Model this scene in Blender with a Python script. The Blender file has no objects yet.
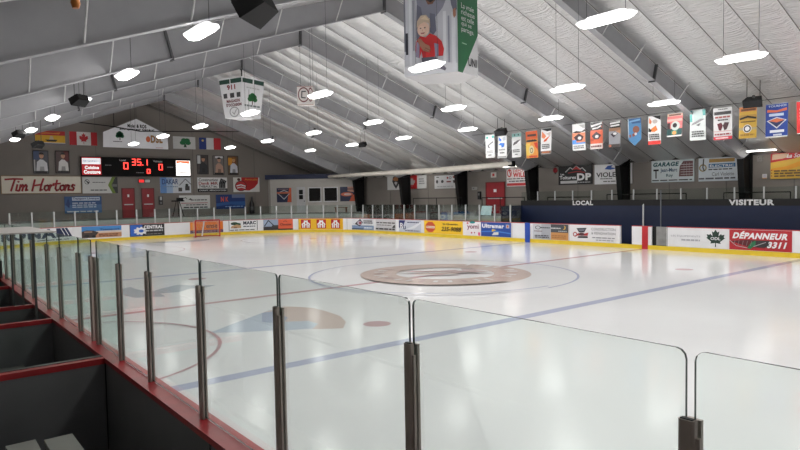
import bpy, bmesh, math, random
from mathutils import Vector, Matrix
from mathutils.geometry import tessellate_polygon
random.seed(7)
scene = bpy.context.scene
COL = scene.collection

# ------------------------------------------------------------------ camera
CAM = (15.872, -14.516, 2.729); YAW, PITCH, ROLL, FPX = 2.46687, -0.046257, -0.017872, 621.15
_d = Vector((math.cos(PITCH)*math.cos(YAW), math.cos(PITCH)*math.sin(YAW), math.sin(PITCH)))
_r = Vector((math.sin(YAW), -math.cos(YAW), 0)); _u = _r.cross(_d)
_r2 = _r*math.cos(ROLL)+_u*math.sin(ROLL); _u2 = -_r*math.sin(ROLL)+_u*math.cos(ROLL)
_C = Vector(CAM)
cd = bpy.data.cameras.new('camera'); cd.sensor_width = 36.0; cd.lens = FPX*36.0/800
cd.clip_start = 0.05; cd.clip_end = 300
cam = bpy.data.objects.new('camera', cd); COL.objects.link(cam)
M3 = Matrix((_r2, _u2, -_d)).transposed()
cam.matrix_world = Matrix.Translation(_C) @ M3.to_4x4()
scene.camera = cam
def ray(x, y): return _d+_r2*((x-400)/FPX)-_u2*((y-225)/FPX)
def at(x, y, ax, val):
    """survey helper: where the sight line of a photo point meets the plane axis=val"""
    R = ray(x, y); return _C+R*((val-_C[ax])/R[ax])
def proj(P):
    P = Vector(P)-_C; z = P.dot(_d)
    return 400+FPX*P.dot(_r2)/z, 225-FPX*P.dot(_u2)/z

# ------------------------------------------------------------------ materials
def lin(c):
    return tuple(((x/255)/12.92 if x/255 <= .04045 else ((x/255+.055)/1.055)**2.4) for x in c)
_M = {}
def paint(rgb, rough=.5, metal=0., var=.06, scale=6., spec=.5):
    key = (rgb, rough, metal, var, scale, spec)
    if key in _M: return _M[key]
    m = bpy.data.materials.new('paint_%d_%d_%d' % rgb); m.use_nodes = True
    nt = m.node_tree; b = nt.nodes['Principled BSDF']
    b.inputs['Roughness'].default_value = rough; b.inputs['Metallic'].default_value = metal
    b.inputs['Specular IOR Level'].default_value = spec
    c = lin(rgb)
    if var:
        tc = nt.nodes.new('ShaderNodeTexCoord'); n = nt.nodes.new('ShaderNodeTexNoise')
        n.inputs['Scale'].default_value = scale; n.inputs['Detail'].default_value = 4
        r = nt.nodes.new('ShaderNodeValToRGB')
        r.color_ramp.elements[0].position = .3; r.color_ramp.elements[1].position = .7
        r.color_ramp.elements[0].color = tuple(max(0, x*(1-var)) for x in c)+(1,)
        r.color_ramp.elements[1].color = tuple(min(1, x*(1+var)) for x in c)+(1,)
        nt.links.new(tc.outputs['Object'], n.inputs['Vector'])
        nt.links.new(n.outputs['Fac'], r.inputs['Fac']); nt.links.new(r.outputs['Color'], b.inputs['Base Color'])
    else:
        b.inputs['Base Color'].default_value = c+(1,)
    _M[key] = m; return m
def pr(rgb): return paint(tuple(rgb), .45, 0., .03, 3.)
def glow(rgb, s):
    key = ('glow', rgb, s)
    if key in _M: return _M[key]
    m = bpy.data.materials.new('glow_%d_%d_%d' % rgb); m.use_nodes = True
    b = m.node_tree.nodes['Principled BSDF']
    b.inputs['Base Color'].default_value = lin(rgb)+(1,)
    b.inputs['Emission Color'].default_value = lin(rgb)+(1,); b.inputs['Emission Strength'].default_value = s
    _M[key] = m; return m
def glass(name, tint, edge=False, refl=.9):
    m = bpy.data.materials.new(name); m.use_nodes = True; nt = m.node_tree
    for n in list(nt.nodes): nt.nodes.remove(n)
    o = nt.nodes.new('ShaderNodeOutputMaterial'); t = nt.nodes.new('ShaderNodeBsdfTransparent')
    g = nt.nodes.new('ShaderNodeBsdfGlossy'); f = nt.nodes.new('ShaderNodeFresnel'); x = nt.nodes.new('ShaderNodeMixShader')
    k = nt.nodes.new('ShaderNodeMath'); k.operation = 'MULTIPLY'; k.inputs[1].default_value = refl
    t.inputs['Color'].default_value = tint+(1,); g.inputs['Roughness'].default_value = .02
    g.inputs['Color'].default_value = (1, 1, 1, 1); f.inputs['IOR'].default_value = 1.35
    nt.links.new(f.outputs[0], k.inputs[0]); nt.links.new(k.outputs[0], x.inputs[0])
    nt.links.new(t.outputs[0], x.inputs[1]); nt.links.new(g.outputs[0], x.inputs[2]); nt.links.new(x.outputs[0], o.inputs[0])
    return m
GLASS = glass('near_glass', (.955, .982, .970), refl=.28); GLASS_TEAL = glass('box_glass', (.85, .935, .90), refl=.35); GLASS_EDGE = paint((58, 70, 68), .25, 0, 0)
GLASS_FAR = glass('far_glass', (.90, .945, .93)); GLASS_FAR_EDGE = paint((90, 105, 100), .3, 0, 0)

def ice_mat(name, rgb):
    m = bpy.data.materials.new(name); m.use_nodes = True; nt = m.node_tree; b = nt.nodes['Principled BSDF']
    tc = nt.nodes.new('ShaderNodeTexCoord')
    n = nt.nodes.new('ShaderNodeTexNoise'); n.inputs['Scale'].default_value = .35; n.inputs['Detail'].default_value = 6
    r = nt.nodes.new('ShaderNodeValToRGB'); c = lin(rgb)
    r.color_ramp.elements[0].position = .3; r.color_ramp.elements[1].position = .7
    r.color_ramp.elements[0].color = tuple(x*.96 for x in c)+(1,); r.color_ramp.elements[1].color = tuple(min(1, x*1.02) for x in c)+(1,)
    nt.links.new(tc.outputs['Object'], n.inputs['Vector']); nt.links.new(n.outputs['Fac'], r.inputs['Fac'])
    nt.links.new(r.outputs['Color'], b.inputs['Base Color'])
    # skate scratches: fine stretched noise in the surface relief
    mp = nt.nodes.new('ShaderNodeMapping'); mp.inputs['Rotation'].default_value = (0, 0, .5); mp.inputs['Scale'].default_value = (1.2, 9, 1)
    n2 = nt.nodes.new('ShaderNodeTexNoise'); n2.inputs['Scale'].default_value = 3.; n2.inputs['Detail'].default_value = 8
    n3 = nt.nodes.new('ShaderNodeTexNoise'); n3.inputs['Scale'].default_value = 1.1; n3.inputs['Detail'].default_value = 3
    ad = nt.nodes.new('ShaderNodeMath'); ad.operation = 'ADD'
    bp = nt.nodes.new('ShaderNodeBump'); bp.inputs['Strength'].default_value = .10; bp.inputs['Distance'].default_value = .012
    nt.links.new(tc.outputs['Object'], mp.inputs['Vector']); nt.links.new(mp.outputs[0], n2.inputs['Vector'])
    nt.links.new(tc.outputs['Object'], n3.inputs['Vector'])
    nt.links.new(n2.outputs['Fac'], ad.inputs[0]); nt.links.new(n3.outputs['Fac'], ad.inputs[1])
    nt.links.new(ad.outputs[0], bp.inputs['Height']); nt.links.new(bp.outputs[0], b.inputs['Normal'])
    b.inputs['Roughness'].default_value = .085; b.inputs['IOR'].default_value = 1.30; b.inputs['Specular IOR Level'].default_value = .42
    return m
ICE = ice_mat('ice_white', (246, 247, 248)); ICE_BLUE = ice_mat('ice_blue', (194, 199, 222)); ICE_RED = ice_mat('ice_red', (214, 182, 186))
ICE_TAN = ice_mat('ice_tan', (220, 203, 195)); ICE_GREY = ice_mat('ice_grey', (194, 202, 208)); ICE_PINK = ice_mat('ice_pink', (220, 204, 202))
ICE_DBLUE = ice_mat('ice_dark_blue', (176, 186, 208)); ICE_SKY = ice_mat('ice_sky', (204, 214, 228)); ICE_MAROON = ice_mat('ice_maroon', (206, 186, 184))

def insulation():
    m = bpy.data.materials.new('white_vinyl_insulation'); m.use_nodes = True; nt = m.node_tree; b = nt.nodes['Principled BSDF']
    tc = nt.nodes.new('ShaderNodeTexCoord'); mp = nt.nodes.new('ShaderNodeMapping'); mp.inputs['Scale'].default_value = (1.1, 10, 10)
    n = nt.nodes.new('ShaderNodeTexNoise'); n.inputs['Scale'].default_value = 1.5; n.inputs['Detail'].default_value = 8
    n.inputs['Distortion'].default_value = .4
    bp = nt.nodes.new('ShaderNodeBump'); bp.inputs['Strength'].default_value = .85; bp.inputs['Distance'].default_value = .085
    nt.links.new(tc.outputs['Object'], mp.inputs[0]); nt.links.new(mp.outputs[0], n.inputs['Vector'])
    nt.links.new(n.outputs['Fac'], bp.inputs['Height']); nt.links.new(bp.outputs[0], b.inputs['Normal'])
    b.inputs['Base Color'].default_value = (.76, .755, .75, 1); b.inputs['Roughness'].default_value = .33; b.inputs['Metallic'].default_value = .85
    return m
INSUL = insulation(); SEAM = paint((92, 90, 88), .6, 0, 0)
STEEL = paint((156, 156, 159), .5, 0, .05, 1.5); STEEL_DK = paint((80, 80, 82), .5); BRACE = paint((205, 205, 205), .5)
BLACKCOL = paint((13, 13, 14), .6, 0, .1, 6., .3); WALL = paint((132, 125, 119), .7, 0, .05, .6)
WHITE = paint((232, 232, 234), .35, 0, .03, 2.); YELLOW = paint((226, 196, 52), .35, 0, .05, 3.); RED = paint((186, 36, 44), .35, 0, .08, 4.)
CAPRED = paint((170, 44, 50), .38, 0, .12, 7.); GREYP = paint((112, 112, 114), .6, 0, .06, 2.); BLACK = paint((12, 12, 13), .6, 0, .1, 6., .3)
ALU = paint((196, 198, 198), .35, .3, .05); POST = paint((176, 164, 156), .5, 0., .08, 9.); CABLE = paint((60, 60, 60), .5, .4, 0)
CONC = paint((128, 126, 122), .8, 0, .08, 2.); NAVY = paint((15, 31, 66), .5, 0, .05, 2.); BLUE = paint((34, 74, 170), .35, 0, .04)
LAMP = glow((255, 253, 250), 64.); TUBE = glow((255, 252, 246), 16.); LAMPTOP = glow((240, 240, 240), 1.6)

# ------------------------------------------------------------------ mesh builder and object helpers
class MB:
    def __init__(s): s.v = []; s.f = []; s.mi = []; s.mats = []; s.sm = []
    def slot(s, m):
        if m not in s.mats: s.mats.append(m)
        return s.mats.index(m)
    def face(s, pts, m, smooth=False):
        i = len(s.v); s.v += [tuple(p) for p in pts]; s.f.append(tuple(range(i, i+len(pts)))); s.mi.append(s.slot(m)); s.sm.append(smooth)
    def geo(s, vs, fs, m, smooth=False):
        i = len(s.v); s.v += [tuple(p) for p in vs]; k = s.slot(m)
        for f in fs: s.f.append(tuple(i+j for j in f)); s.mi.append(k); s.sm.append(smooth)
    def box(s, a, b, m):
        x0, y0, z0 = a; x1, y1, z1 = b
        s.geo([(x0,y0,z0),(x1,y0,z0),(x1,y1,z0),(x0,y1,z0),(x0,y0,z1),(x1,y0,z1),(x1,y1,z1),(x0,y1,z1)],
              [(3,2,1,0),(4,5,6,7),(0,1,5,4),(1,2,6,5),(2,3,7,6),(3,0,4,7)], m)
    def prism(s, poly, z0, z1, m, m_top=None, m_bot=None):
        n = len(poly)
        s.geo([(x, y, z0) for x, y in poly]+[(x, y, z1) for x, y in poly],
              [(i, (i+1) % n, (i+1) % n+n, i+n) for i in range(n)], m)
        s.geo([(x, y, z1) for x, y in poly], [tuple(range(n))], m_top or m)
        s.geo([(x, y, z0) for x, y in poly], [tuple(reversed(range(n)))], m_bot or m)
    def hexa(s, p, m):   # eight corners: bottom loop then top loop
        s.geo(p, [(3,2,1,0),(4,5,6,7),(0,1,5,4),(1,2,6,5),(2,3,7,6),(3,0,4,7)], m)
    def tube(s, pts, r, m, n=8, caps=True):
        pts = [Vector(p) for p in pts]; rings = []
        for i, p in enumerate(pts):
            t = (pts[min(i+1, len(pts)-1)]-pts[max(i-1, 0)]).normalized()
            a = t.cross(Vector((0, 0, 1)))
            if a.length < 1e-3: a = t.cross(Vector((1, 0, 0)))
            a.normalize(); b = t.cross(a)
            rr = r[i] if isinstance(r, (list, tuple)) else r
            rings.append([p+a*rr*math.cos(2*math.pi*k/n)+b*rr*math.sin(2*math.pi*k/n) for k in range(n)])
        vs = [v for q in rings for v in q]; fs = []
        for i in range(len(pts)-1):
            for k in range(n): fs.append((i*n+k, i*n+(k+1) % n, (i+1)*n+(k+1) % n, (i+1)*n+k))
        s.geo(vs, fs, m, True)
        if caps: s.geo(rings[0], [tuple(reversed(range(n)))], m); s.geo(rings[-1], [tuple(range(n))], m)
    def build(s, name, parent=None, loc=None):
        o0 = Vector((0, 0, 0))
        if parent is not None: o0 = Vector(parent['_o'])
        elif loc is not None: o0 = Vector(loc)
        me = bpy.data.meshes.new(name)
        me.from_pydata([(v[0]-o0.x, v[1]-o0.y, v[2]-o0.z) for v in s.v], [], s.f)
        for m in s.mats: me.materials.append(m)
        for p, k, sm in zip(me.polygons, s.mi, s.sm): p.material_index = k; p.use_smooth = sm
        me.update()
        o = bpy.data.objects.new(name, me); COL.objects.link(o)
        if parent is not None:
            o.parent = parent.get('_obj') if isinstance(parent, dict) else parent
            if isinstance(parent, dict): o.parent = parent['obj']
        else: o.location = o0
        return o
class Thing(dict): pass
THINGS = []
def thing(name, label, cat, loc, group=None):
    e = bpy.data.objects.new(name, None); e.empty_display_size = .2; COL.objects.link(e); e.location = loc
    e['label'] = label; e['category'] = cat
    if group: e['group'] = group
    t = Thing(obj=e, _o=tuple(loc)); THINGS.append(e); return t
def sub(mb, name, parent_obj, origin):
    """a sub-part: child of a part; origin is that of the thing"""
    o = mb.build(name, None, origin); o.parent = parent_obj; o.location = (0, 0, 0); return o
def tag(o, label, cat, group=None):
    o['label'] = label; o['category'] = cat
    if group: o['group'] = group
    return o
def struct(mb, name, loc=(0, 0, 0)):
    o = mb.build(name, None, loc); o['kind'] = 'structure'; return o
def copy_tree(src):
    r = src.copy(); COL.objects.link(r)
    for ch in src.children:
        c = ch.copy(); COL.objects.link(c); c.parent = r
        for g in ch.children:
            d = g.copy(); COL.objects.link(d); d.parent = c
    return r
ORD = ['first','second','third','fourth','fifth','sixth','seventh','eighth','ninth','tenth','eleventh','twelfth','thirteenth','fourteenth',
       'fifteenth','sixteenth','seventeenth','eighteenth','nineteenth','twentieth','twenty-first','twenty-second','twenty-third','twenty-fourth',
       'twenty-fifth','twenty-sixth','twenty-seventh','twenty-eighth','twenty-ninth','thirtieth']

# ------------------------------------------------------------------ flat lettering and sign graphics
_T = {}
def text_geo(body):
    if body in _T: return _T[body]
    bold = not body.startswith('~')
    cu = bpy.data.curves.new('lettering', 'FONT'); cu.body = body.lstrip('~*'); cu.resolution_u = 3
    if bold: cu.offset = .05 if body.startswith('*') else .02
    if body.startswith('*'): cu.space_character = 1.12
    ob = bpy.data.objects.new('lettering', cu); COL.objects.link(ob)
    dg = bpy.context.evaluated_depsgraph_get(); dg.update()
    me = bpy.data.meshes.new_from_object(ob.evaluated_get(dg))
    vs = [(v.co.x, v.co.y) for v in me.vertices]; fs = [tuple(p.vertices) for p in me.polygons]
    bpy.data.objects.remove(ob); bpy.data.meshes.remove(me); bpy.data.curves.remove(cu)
    x0 = min(v[0] for v in vs); x1 = max(v[0] for v in vs); y0 = min(v[1] for v in vs); y1 = max(v[1] for v in vs)
    vs = [((x-x0)/(x1-x0), (y-y0)/max(1e-6, y1-y0)) for x, y in vs]
    _T[body] = (vs, fs); return _T[body]
def ell(cx, cy, rx, ry, n=20, a0=0, a1=360):
    return [(cx+rx*math.cos(math.radians(a0+(a1-a0)*i/n)), cy+ry*math.sin(math.radians(a0+(a1-a0)*i/n))) for i in range(n+(0 if a1-a0 == 360 else 1))]
MAPLE = [(0,-.5),(.03,-.5),(.02,-.27),(.28,-.31),(.24,-.2),(.5,.02),(.43,.06),(.48,.22),(.33,.19),(.29,.26),(.16,.12),(.2,.4),(.1,.34),(0,.5)]
MAPLE = MAPLE+[(-x, y) for x, y in reversed(MAPLE) if x > .001]
def maple(cx, cy, w, h): return [(cx+x*w, cy+y*h) for x, y in MAPLE]
def tree_shapes(cx, cy, w, h, col, trunk=(90, 70, 50)):
    return [('r', cx-.05*w, cy-.5*h, cx+.05*w, cy-.1*h, trunk)]+[('c', cx+a*w, cy+b*h, .24*w, .2*h, col) for a, b in ((-.25,-.05),(.25,-.05),(-.18,.17),(.18,.17),(0,.3),(0,0))]
def greek(u0, v0, u1, v1, rows, col):
    out = []; rnd = random.Random(int(u0*1000+v0*77+rows)); rh = (v1-v0)/rows
    for i in range(rows):
        u = u0
        while u < u1-.02:
            wl = min(u1-u, (u1-u0)*rnd.uniform(.1, .24)); out.append(('gr', u, v0+i*rh+.2*rh, u+wl, v0+i*rh+.75*rh, col)); u += wl+(u1-u0)*.035
    return out
TEXTNAMES = ('t',)
def add_shape(mb, sh, F, n, aspect, sub=0):
    k = sh[0]; col = sh[6] if k == 't' else sh[-1]; m = col if hasattr(col, 'node_tree') else pr(col)
    polys = []
    if k in ('r', 'gr'): polys = [[(sh[1], sh[2]), (sh[3], sh[2]), (sh[3], sh[4]), (sh[1], sh[4])]]
    elif k == 'p': polys = [sh[1]]
    elif k == 'c': polys = [ell(sh[1], sh[2], sh[3], sh[4])]
    elif k == 'l':      # stroke, width given in units of v
        pts, w = sh[1], sh[2]
        for a, b in zip(pts[:-1], pts[1:]):
            dx, dy = (b[0]-a[0])*aspect, b[1]-a[1]; L = math.hypot(dx, dy) or 1e-6
            ox, oy = -dy/L*w/2/aspect, dx/L*w/2
            ex, ey = dx/L*w*.3/aspect, dy/L*w*.3
            polys.append([(a[0]-ex+ox, a[1]-ey+oy), (a[0]-ex-ox, a[1]-ey-oy), (b[0]+ex-ox, b[1]+ey-oy), (b[0]+ex+ox, b[1]+ey+oy)])
    elif k == 'o':      # ring: cx, cy, rx, ry, thickness fraction
        a = ell(sh[1], sh[2], sh[3], sh[4], 28); b = ell(sh[1], sh[2], sh[3]*(1-sh[5]), sh[4]*(1-sh[5]), 28)
        polys = [[a[i], a[(i+1) % 28], b[(i+1) % 28], b[i]] for i in range(28)]
    if k == 't':
        vs, fs = text_geo(sh[1]); u0, v0, u1, v1 = sh[2:6]; shear = sh[7] if len(sh) > 7 else 0.
        pts = [(u0+(u1-u0)*x+shear*y*(v1-v0)/aspect, v0+(v1-v0)*y) for x, y in vs]
        mb.geo([F(x, y, n) for x, y in pts], fs, m); return
    for P in polys:
        if sub:
            bm = bmesh.new()
            vv = [bm.verts.new((x, y, 0)) for x, y in P]
            tr = tessellate_polygon([[Vector((x, y, 0)) for x, y in P]])
            for t in tr:
                try: bm.faces.new([vv[i] for i in t])
                except ValueError: pass
            for i in range(1, sub):
                bmesh.ops.bisect_plane(bm, geom=bm.verts[:]+bm.edges[:]+bm.faces[:], plane_co=(i/sub, 0, 0), plane_no=(1, 0, 0))
            bm.verts.index_update()
            mb.geo([F(v.co.x, v.co.y, n) for v in bm.verts], [tuple(v.index for v in f.verts) for f in bm.faces], m); bm.free()
        else:
            tr = tessellate_polygon([[Vector((x, y, 0)) for x, y in P]])
            mb.geo([F(x, y, n) for x, y in P], [tuple(t) for t in tr], m)
def flatmap(O, U, V, N):
    O, U, V, N = Vector(O), Vector(U), Vector(V), Vector(N)
    return lambda u, v, n: O+U*u+V*v+N*n
def bbox2(sh):
    k = sh[0]
    if k in ('r', 'gr'): return sh[1:5]
    if k == 'c' or k == 'o': return (sh[1]-sh[3], sh[2]-sh[4], sh[1]+sh[3], sh[2]+sh[4])
    if k == 'p' or k == 'l':
        xs = [p[0] for p in sh[1]]; ys = [p[1] for p in sh[1]]; g = .02 if k == 'l' else 0
        return (min(xs)-g, min(ys)-g, max(xs)+g, max(ys)+g)
def print_parts(t, shapes, F, asp, z, dz, subdiv):
    """printed matter as parts: lettering, small_print, and one emblem per connected drawing"""
    le = []; sp = MB(); em = []
    for sh in shapes:
        z += dz
        if sh[0] == 't': le.append(MB()); add_shape(le[-1], sh, F, z, asp, subdiv)
        elif sh[0] == 'gr': add_shape(sp, sh, F, z, asp, subdiv)
        else:
            bb = list(bbox2(sh)); items = [(sh, z)]; rest = []
            for g in em:
                q = g[0]
                if q[0] <= bb[2]+.01 and bb[0] <= q[2]+.01 and q[1] <= bb[3]+.01 and bb[1] <= q[3]+.01:
                    bb = [min(bb[0], q[0]), min(bb[1], q[1]), max(bb[2], q[2]), max(bb[3], q[3])]; items = g[1]+items
                else: rest.append(g)
            em = rest+[(bb, items)]
    for bb, items in em:
        mb = MB()
        for sh, zz in items: add_shape(mb, sh, F, zz, asp, subdiv)
        mb.build('emblem', t)
    if sp.v: sp.build('small_print', t)
    for q in le: q.build('lettering', t)
def graphic(name, label, cat, F, w, h, base, shapes, thick=.04, group=None, subdiv=0, frame=None, panel_name='panel', sides=None):
    """a printed board: panel + lettering + emblem parts. F maps (0..1, 0..1, metres off the wall)"""
    t = thing(name, label, cat, tuple(F(.5, 0, 0)), group)
    mb = MB(); bm_ = base if hasattr(base, 'node_tree') else pr(base); sm = sides or bm_
    N = max(1, subdiv)
    for i in range(N):
        a, b = i/N, (i+1)/N
        mb.face([F(a, 0, thick), F(b, 0, thick), F(b, 1, thick), F(a, 1, thick)], bm_)
        mb.face([F(a, 1, thick), F(b, 1, thick), F(b, 1, 0), F(a, 1, 0)], sm); mb.face([F(a, 0, 0), F(b, 0, 0), F(b, 0, thick), F(a, 0, thick)], sm)
        mb.face([F(b, 0, 0), F(a, 0, 0), F(a, 1, 0), F(b, 1, 0)], sm)
    mb.face([F(0, 0, 0), F(0, 0, thick), F(0, 1, thick), F(0, 1, 0)], sm); mb.face([F(1, 0, thick), F(1, 0, 0), F(1, 1, 0), F(1, 1, thick)], sm)
    mb.build(panel_name, t)
    print_parts(t, shapes, F, w/h, thick, .0035, subdiv)
    if frame:
        fr = MB(); q = .05
        for a, b in (((0, 0), (1, 0)), ((1, 0), (1, 1)), ((1, 1), (0, 1)), ((0, 1), (0, 0))):
            fr.tube([F(a[0], a[1], thick), F(b[0], b[1], thick)], q/2, frame, 4)
        fr.build('frame', t)
    return t

# ------------------------------------------------------------------ key dimensions
XE, XB = -34.5, 34.5            # end wall, wall behind the camera
YF = 17.2                        # side walls at +-YF
ZR, SL = 10.5, .3547             # ridge and roof slope
def roof(y): return ZR-(SL if y > 0 else .333)*abs(y)
FRX = [-28.25, -21.95, -15.65, -9.35, -3.05, 3.25, 9.55, 15.85]
BCAP, BT = 1.107, .10            # board height and thickness
XEND, YN, YB, RC = -30.0, -12.70, 13.05, 8.5
FLOORZ = 1.45                    # raised walkway round the rink
# board line: s runs from the near right, round the far end to the far right
S1 = 17-(XEND+RC); S2 = S1+RC*math.pi/2; S3 = S2+(YB-RC)-(YN+RC); S4 = S3+RC*math.pi/2; S5 = S4+37.5
def bpath(s, n, z):
    if s < S1: return Vector((17-s, YN-n, z))
    if s < S2:
        a = math.radians(-90)-(s-S1)/RC; return Vector((XEND+RC+(RC+n)*math.cos(a), YN+RC+(RC+n)*math.sin(a), z))
    if s < S3: return Vector((XEND-n, YN+RC+(s-S2), z))
    if s < S4:
        a = math.radians(180)-(s-S3)/RC; return Vector((XEND+RC+(RC+n)*math.cos(a), YB-RC+(RC+n)*math.sin(a), z))
    return Vector((XEND+RC+(s-S4), YB+n, z))
_tab = []
_s = S1+6.5
while _s < S5: _tab.append((proj(bpath(_s, 0, .62))[0], _s)); _s += .02
def s_at(px): return min(_tab, key=lambda q: abs(q[0]-px))[1]
def strip(mb, s0, s1, n0, n1, z0, z1, m, step=.5, m_top=None):
    k = max(1, math.ceil((s1-s0)/step)); ss = [s0+(s1-s0)*i/k for i in range(k+1)]
    for a, b in zip(ss[:-1], ss[1:]):
        p = [bpath(a, n0, z0), bpath(b, n0, z0), bpath(b, n1, z0), bpath(a, n1, z0), bpath(a, n0, z1), bpath(b, n0, z1), bpath(b, n1, z1), bpath(a, n1, z1)]
        mb.geo(p, [(0,1,5,4),(2,3,7,6),(3,2,1,0)], m); mb.geo(p, [(4,5,6,7)], m_top or m)
    for s, rev in ((s0, False), (s1, True)):
        f = [bpath(s, n0, z0), bpath(s, n0, z1), bpath(s, n1, z1), bpath(s, n1, z0)]
        mb.face(f[::-1] if rev else f, m)

# ------------------------------------------------------------------ shell
for wd in ['*LOCAL', '*RONA']: text_geo(wd)
# ice
mb = MB(); pts = []
k = 0.
while k < S5: pts.append(bpath(k, .02, 0)); k += .4
poly = [(p.x, p.y) for p in pts]+[(16, YB), (17, YN)]
mb.geo([(x, y, 0) for x, y in poly], [tuple(range(len(poly)))[::-1]], ICE)
mb.geo([(17, YN, 0), (XB, YN, 0), (XB, YB, 0), (16, YB, 0)], [(0, 1, 2, 3)], ICE)
ice = struct(mb, 'floor')
def icepart(mb, name):
    o = mb.build(name); o.parent = ice; return o
def iceflat(name, shapes, z=.0025):
    mb = MB()
    for i, (poly, m) in enumerate(shapes):
        tr = tessellate_polygon([[Vector((x, y, 0)) for x, y in poly]])
        fs = []
        for t in tr:
            a, b, c = (poly[j] for j in t)
            fs.append(tuple(t) if (b[0]-a[0])*(c[1]-a[1])-(b[1]-a[1])*(c[0]-a[0]) > 0 else tuple(t)[::-1])
        mb.geo([(x, y, z+i*.0008) for x, y in poly], fs, m)
    return icepart(mb, name)
def ringpoly(cx, cy, r0, r1, a0, a1, n=72):
    a = [(cx+r1*math.cos(math.radians(a0+(a1-a0)*i/n)), cy+r1*math.sin(math.radians(a0+(a1-a0)*i/n))) for i in range(n+1)]
    b = [(cx+r0*math.cos(math.radians(a0+(a1-a0)*i/n)), cy+r0*math.sin(math.radians(a0+(a1-a0)*i/n))) for i in range(n+1)]
    return [([a[i], a[i+1], b[i+1], b[i]]) for i in range(n)]
for x in (6.876, -6.876): iceflat('blue_line', [([(x-.15, YN), (x+.15, YN), (x+.15, YB), (x-.15, YB)], ICE_BLUE)])
iceflat('red_line', [([(-.13, YN), (.13, YN), (.13, YB), (-.13, YB)], ICE_RED)])
iceflat('goal_line', [([(-26.03, -12.), (-25.97, -12.), (-25.97, 12.3), (-26.03, 12.3)], ICE_RED)])
iceflat('center_circle', [(p, ICE_BLUE) for p in ringpoly(0, 0, 4.52, 4.6, 0, 360)], .0022)
iceflat('referee_crease', [(p, ICE_RED) for p in ringpoly(3.45, YN, 2.97, 3.04, 0, 180, 40)], .0022)
iceflat('goal_crease', [(ell(-26, 0, 1.8, 1.8, 24, -90, 90), ICE_SKY)]+[(p, ICE_RED) for p in ringpoly(-26, 0, 1.8, 1.86, -90, 90, 30)], .0022)
for cy in (-6.67, 6.67):
    for cx in (5.21, -5.21): iceflat('faceoff_spot', [(ell(cx, cy, .3, .3, 24), ICE_RED)])
    iceflat('faceoff_spot', [(ell(-20, cy, .3, .3, 24), ICE_RED)])
    iceflat('faceoff_circle', [(p, ICE_RED) for p in ringpoly(-20, cy, 4.52, 4.58, 0, 360)], .0022)
# centre emblem: broad tan ring with lettering-like flecks and a running animal
sh = [(p, ICE_TAN) for p in ringpoly(0, .15, 1.7, 2.95, 0, 360, 60)]
for i in range(26):
    a = math.radians(200+i*11); cx, cy = 2.33*math.cos(a), .15+2.33*math.sin(a)
    q = .2; sh.append(([(cx-q*math.cos(a)*.9-.07*math.sin(a), cy-q*math.sin(a)*.9+.07*math.cos(a)), (cx+q*math.cos(a)*.9-.07*math.sin(a), cy+q*math.sin(a)*.9+.07*math.cos(a)),
               (cx+q*math.cos(a)*.9+.07*math.sin(a), cy+q*math.sin(a)*.9-.07*math.cos(a)), (cx-q*math.cos(a)*.9+.07*math.sin(a), cy-q*math.sin(a)*.9-.07*math.cos(a))], ICE if i % 3 else ICE_MAROON))
sh += [([(-1.2,-.9),(-.5,-.5),(.1,.1),(.9,.9),(1.1,1.4),(.5,1.1),(.1,.7),(-.2,.8),(-.4,.2),(-.9,-.3)], ICE_MAROON),
       ([(-.3,-1.2),(.3,-.6),(.7,.1),(.5,.4),(.1,-.2),(-.2,-.7)], ICE_TAN), ([(.2,.8),(.8,1.5),(.3,1.6),(-.3,1.2)], ICE_PINK)]
iceflat('center_emblem', sh)
def icepx(l): return [tuple(at(x, y, 2, 0)[:2]) for x, y in l]
iceflat('ice_emblem', [(icepx([(209,333),(230,325),(270,310),(284,306.5),(292,309),(288,318),(283,330),(240,332.5)]), ICE_SKY),
    (icepx([(262,313),(284,306.5),(300,307),(313,308),(325,311),(340,316),(346,322),(343,328.5),(325,329),(308,330),(285,331),(283,322)]), ICE_TAN),
    (icepx([(283,322),(308,321),(318,324),(310,331),(284,332)]), ICE_SKY),(icepx([(262,313),(276,311),(288,318),(282,324),(262,322)]), ICE_DBLUE),
    (icepx([(284,331),(308,329),(318,329.5),(306,334),(285,333.5)]), ICE)])
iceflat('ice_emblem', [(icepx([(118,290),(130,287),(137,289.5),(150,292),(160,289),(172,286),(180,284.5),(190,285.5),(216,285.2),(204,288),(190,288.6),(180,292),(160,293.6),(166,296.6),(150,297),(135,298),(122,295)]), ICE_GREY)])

# walls
mb = MB()
gab = [(-YF, 0), (YF, 0), (YF, roof(YF)), (0, ZR), (-YF, roof(-YF))]
mb.geo([(XE, y, z) for y, z in gab], [(0, 1, 2, 3, 4)], WALL); struct(mb, 'wall_end')
mb = MB(); mb.geo([(XB, y, z) for y, z in gab], [(4, 3, 2, 1, 0)], WALL); struct(mb, 'wall_back')
mb = MB(); mb.geo([(XE, YF, 0), (XB, YF, 0), (XB, YF, roof(YF)+.1), (XE, YF, roof(YF)+.1)], [(0, 1, 2, 3)], WALL); struct(mb, 'wall_far')
mb = MB(); mb.geo([(XE, -YF, 0), (XB, -YF, 0), (XB, -YF, roof(-YF)+.1), (XE, -YF, roof(-YF)+.1)], [(3, 2, 1, 0)], WALL); struct(mb, 'wall_near')
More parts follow.
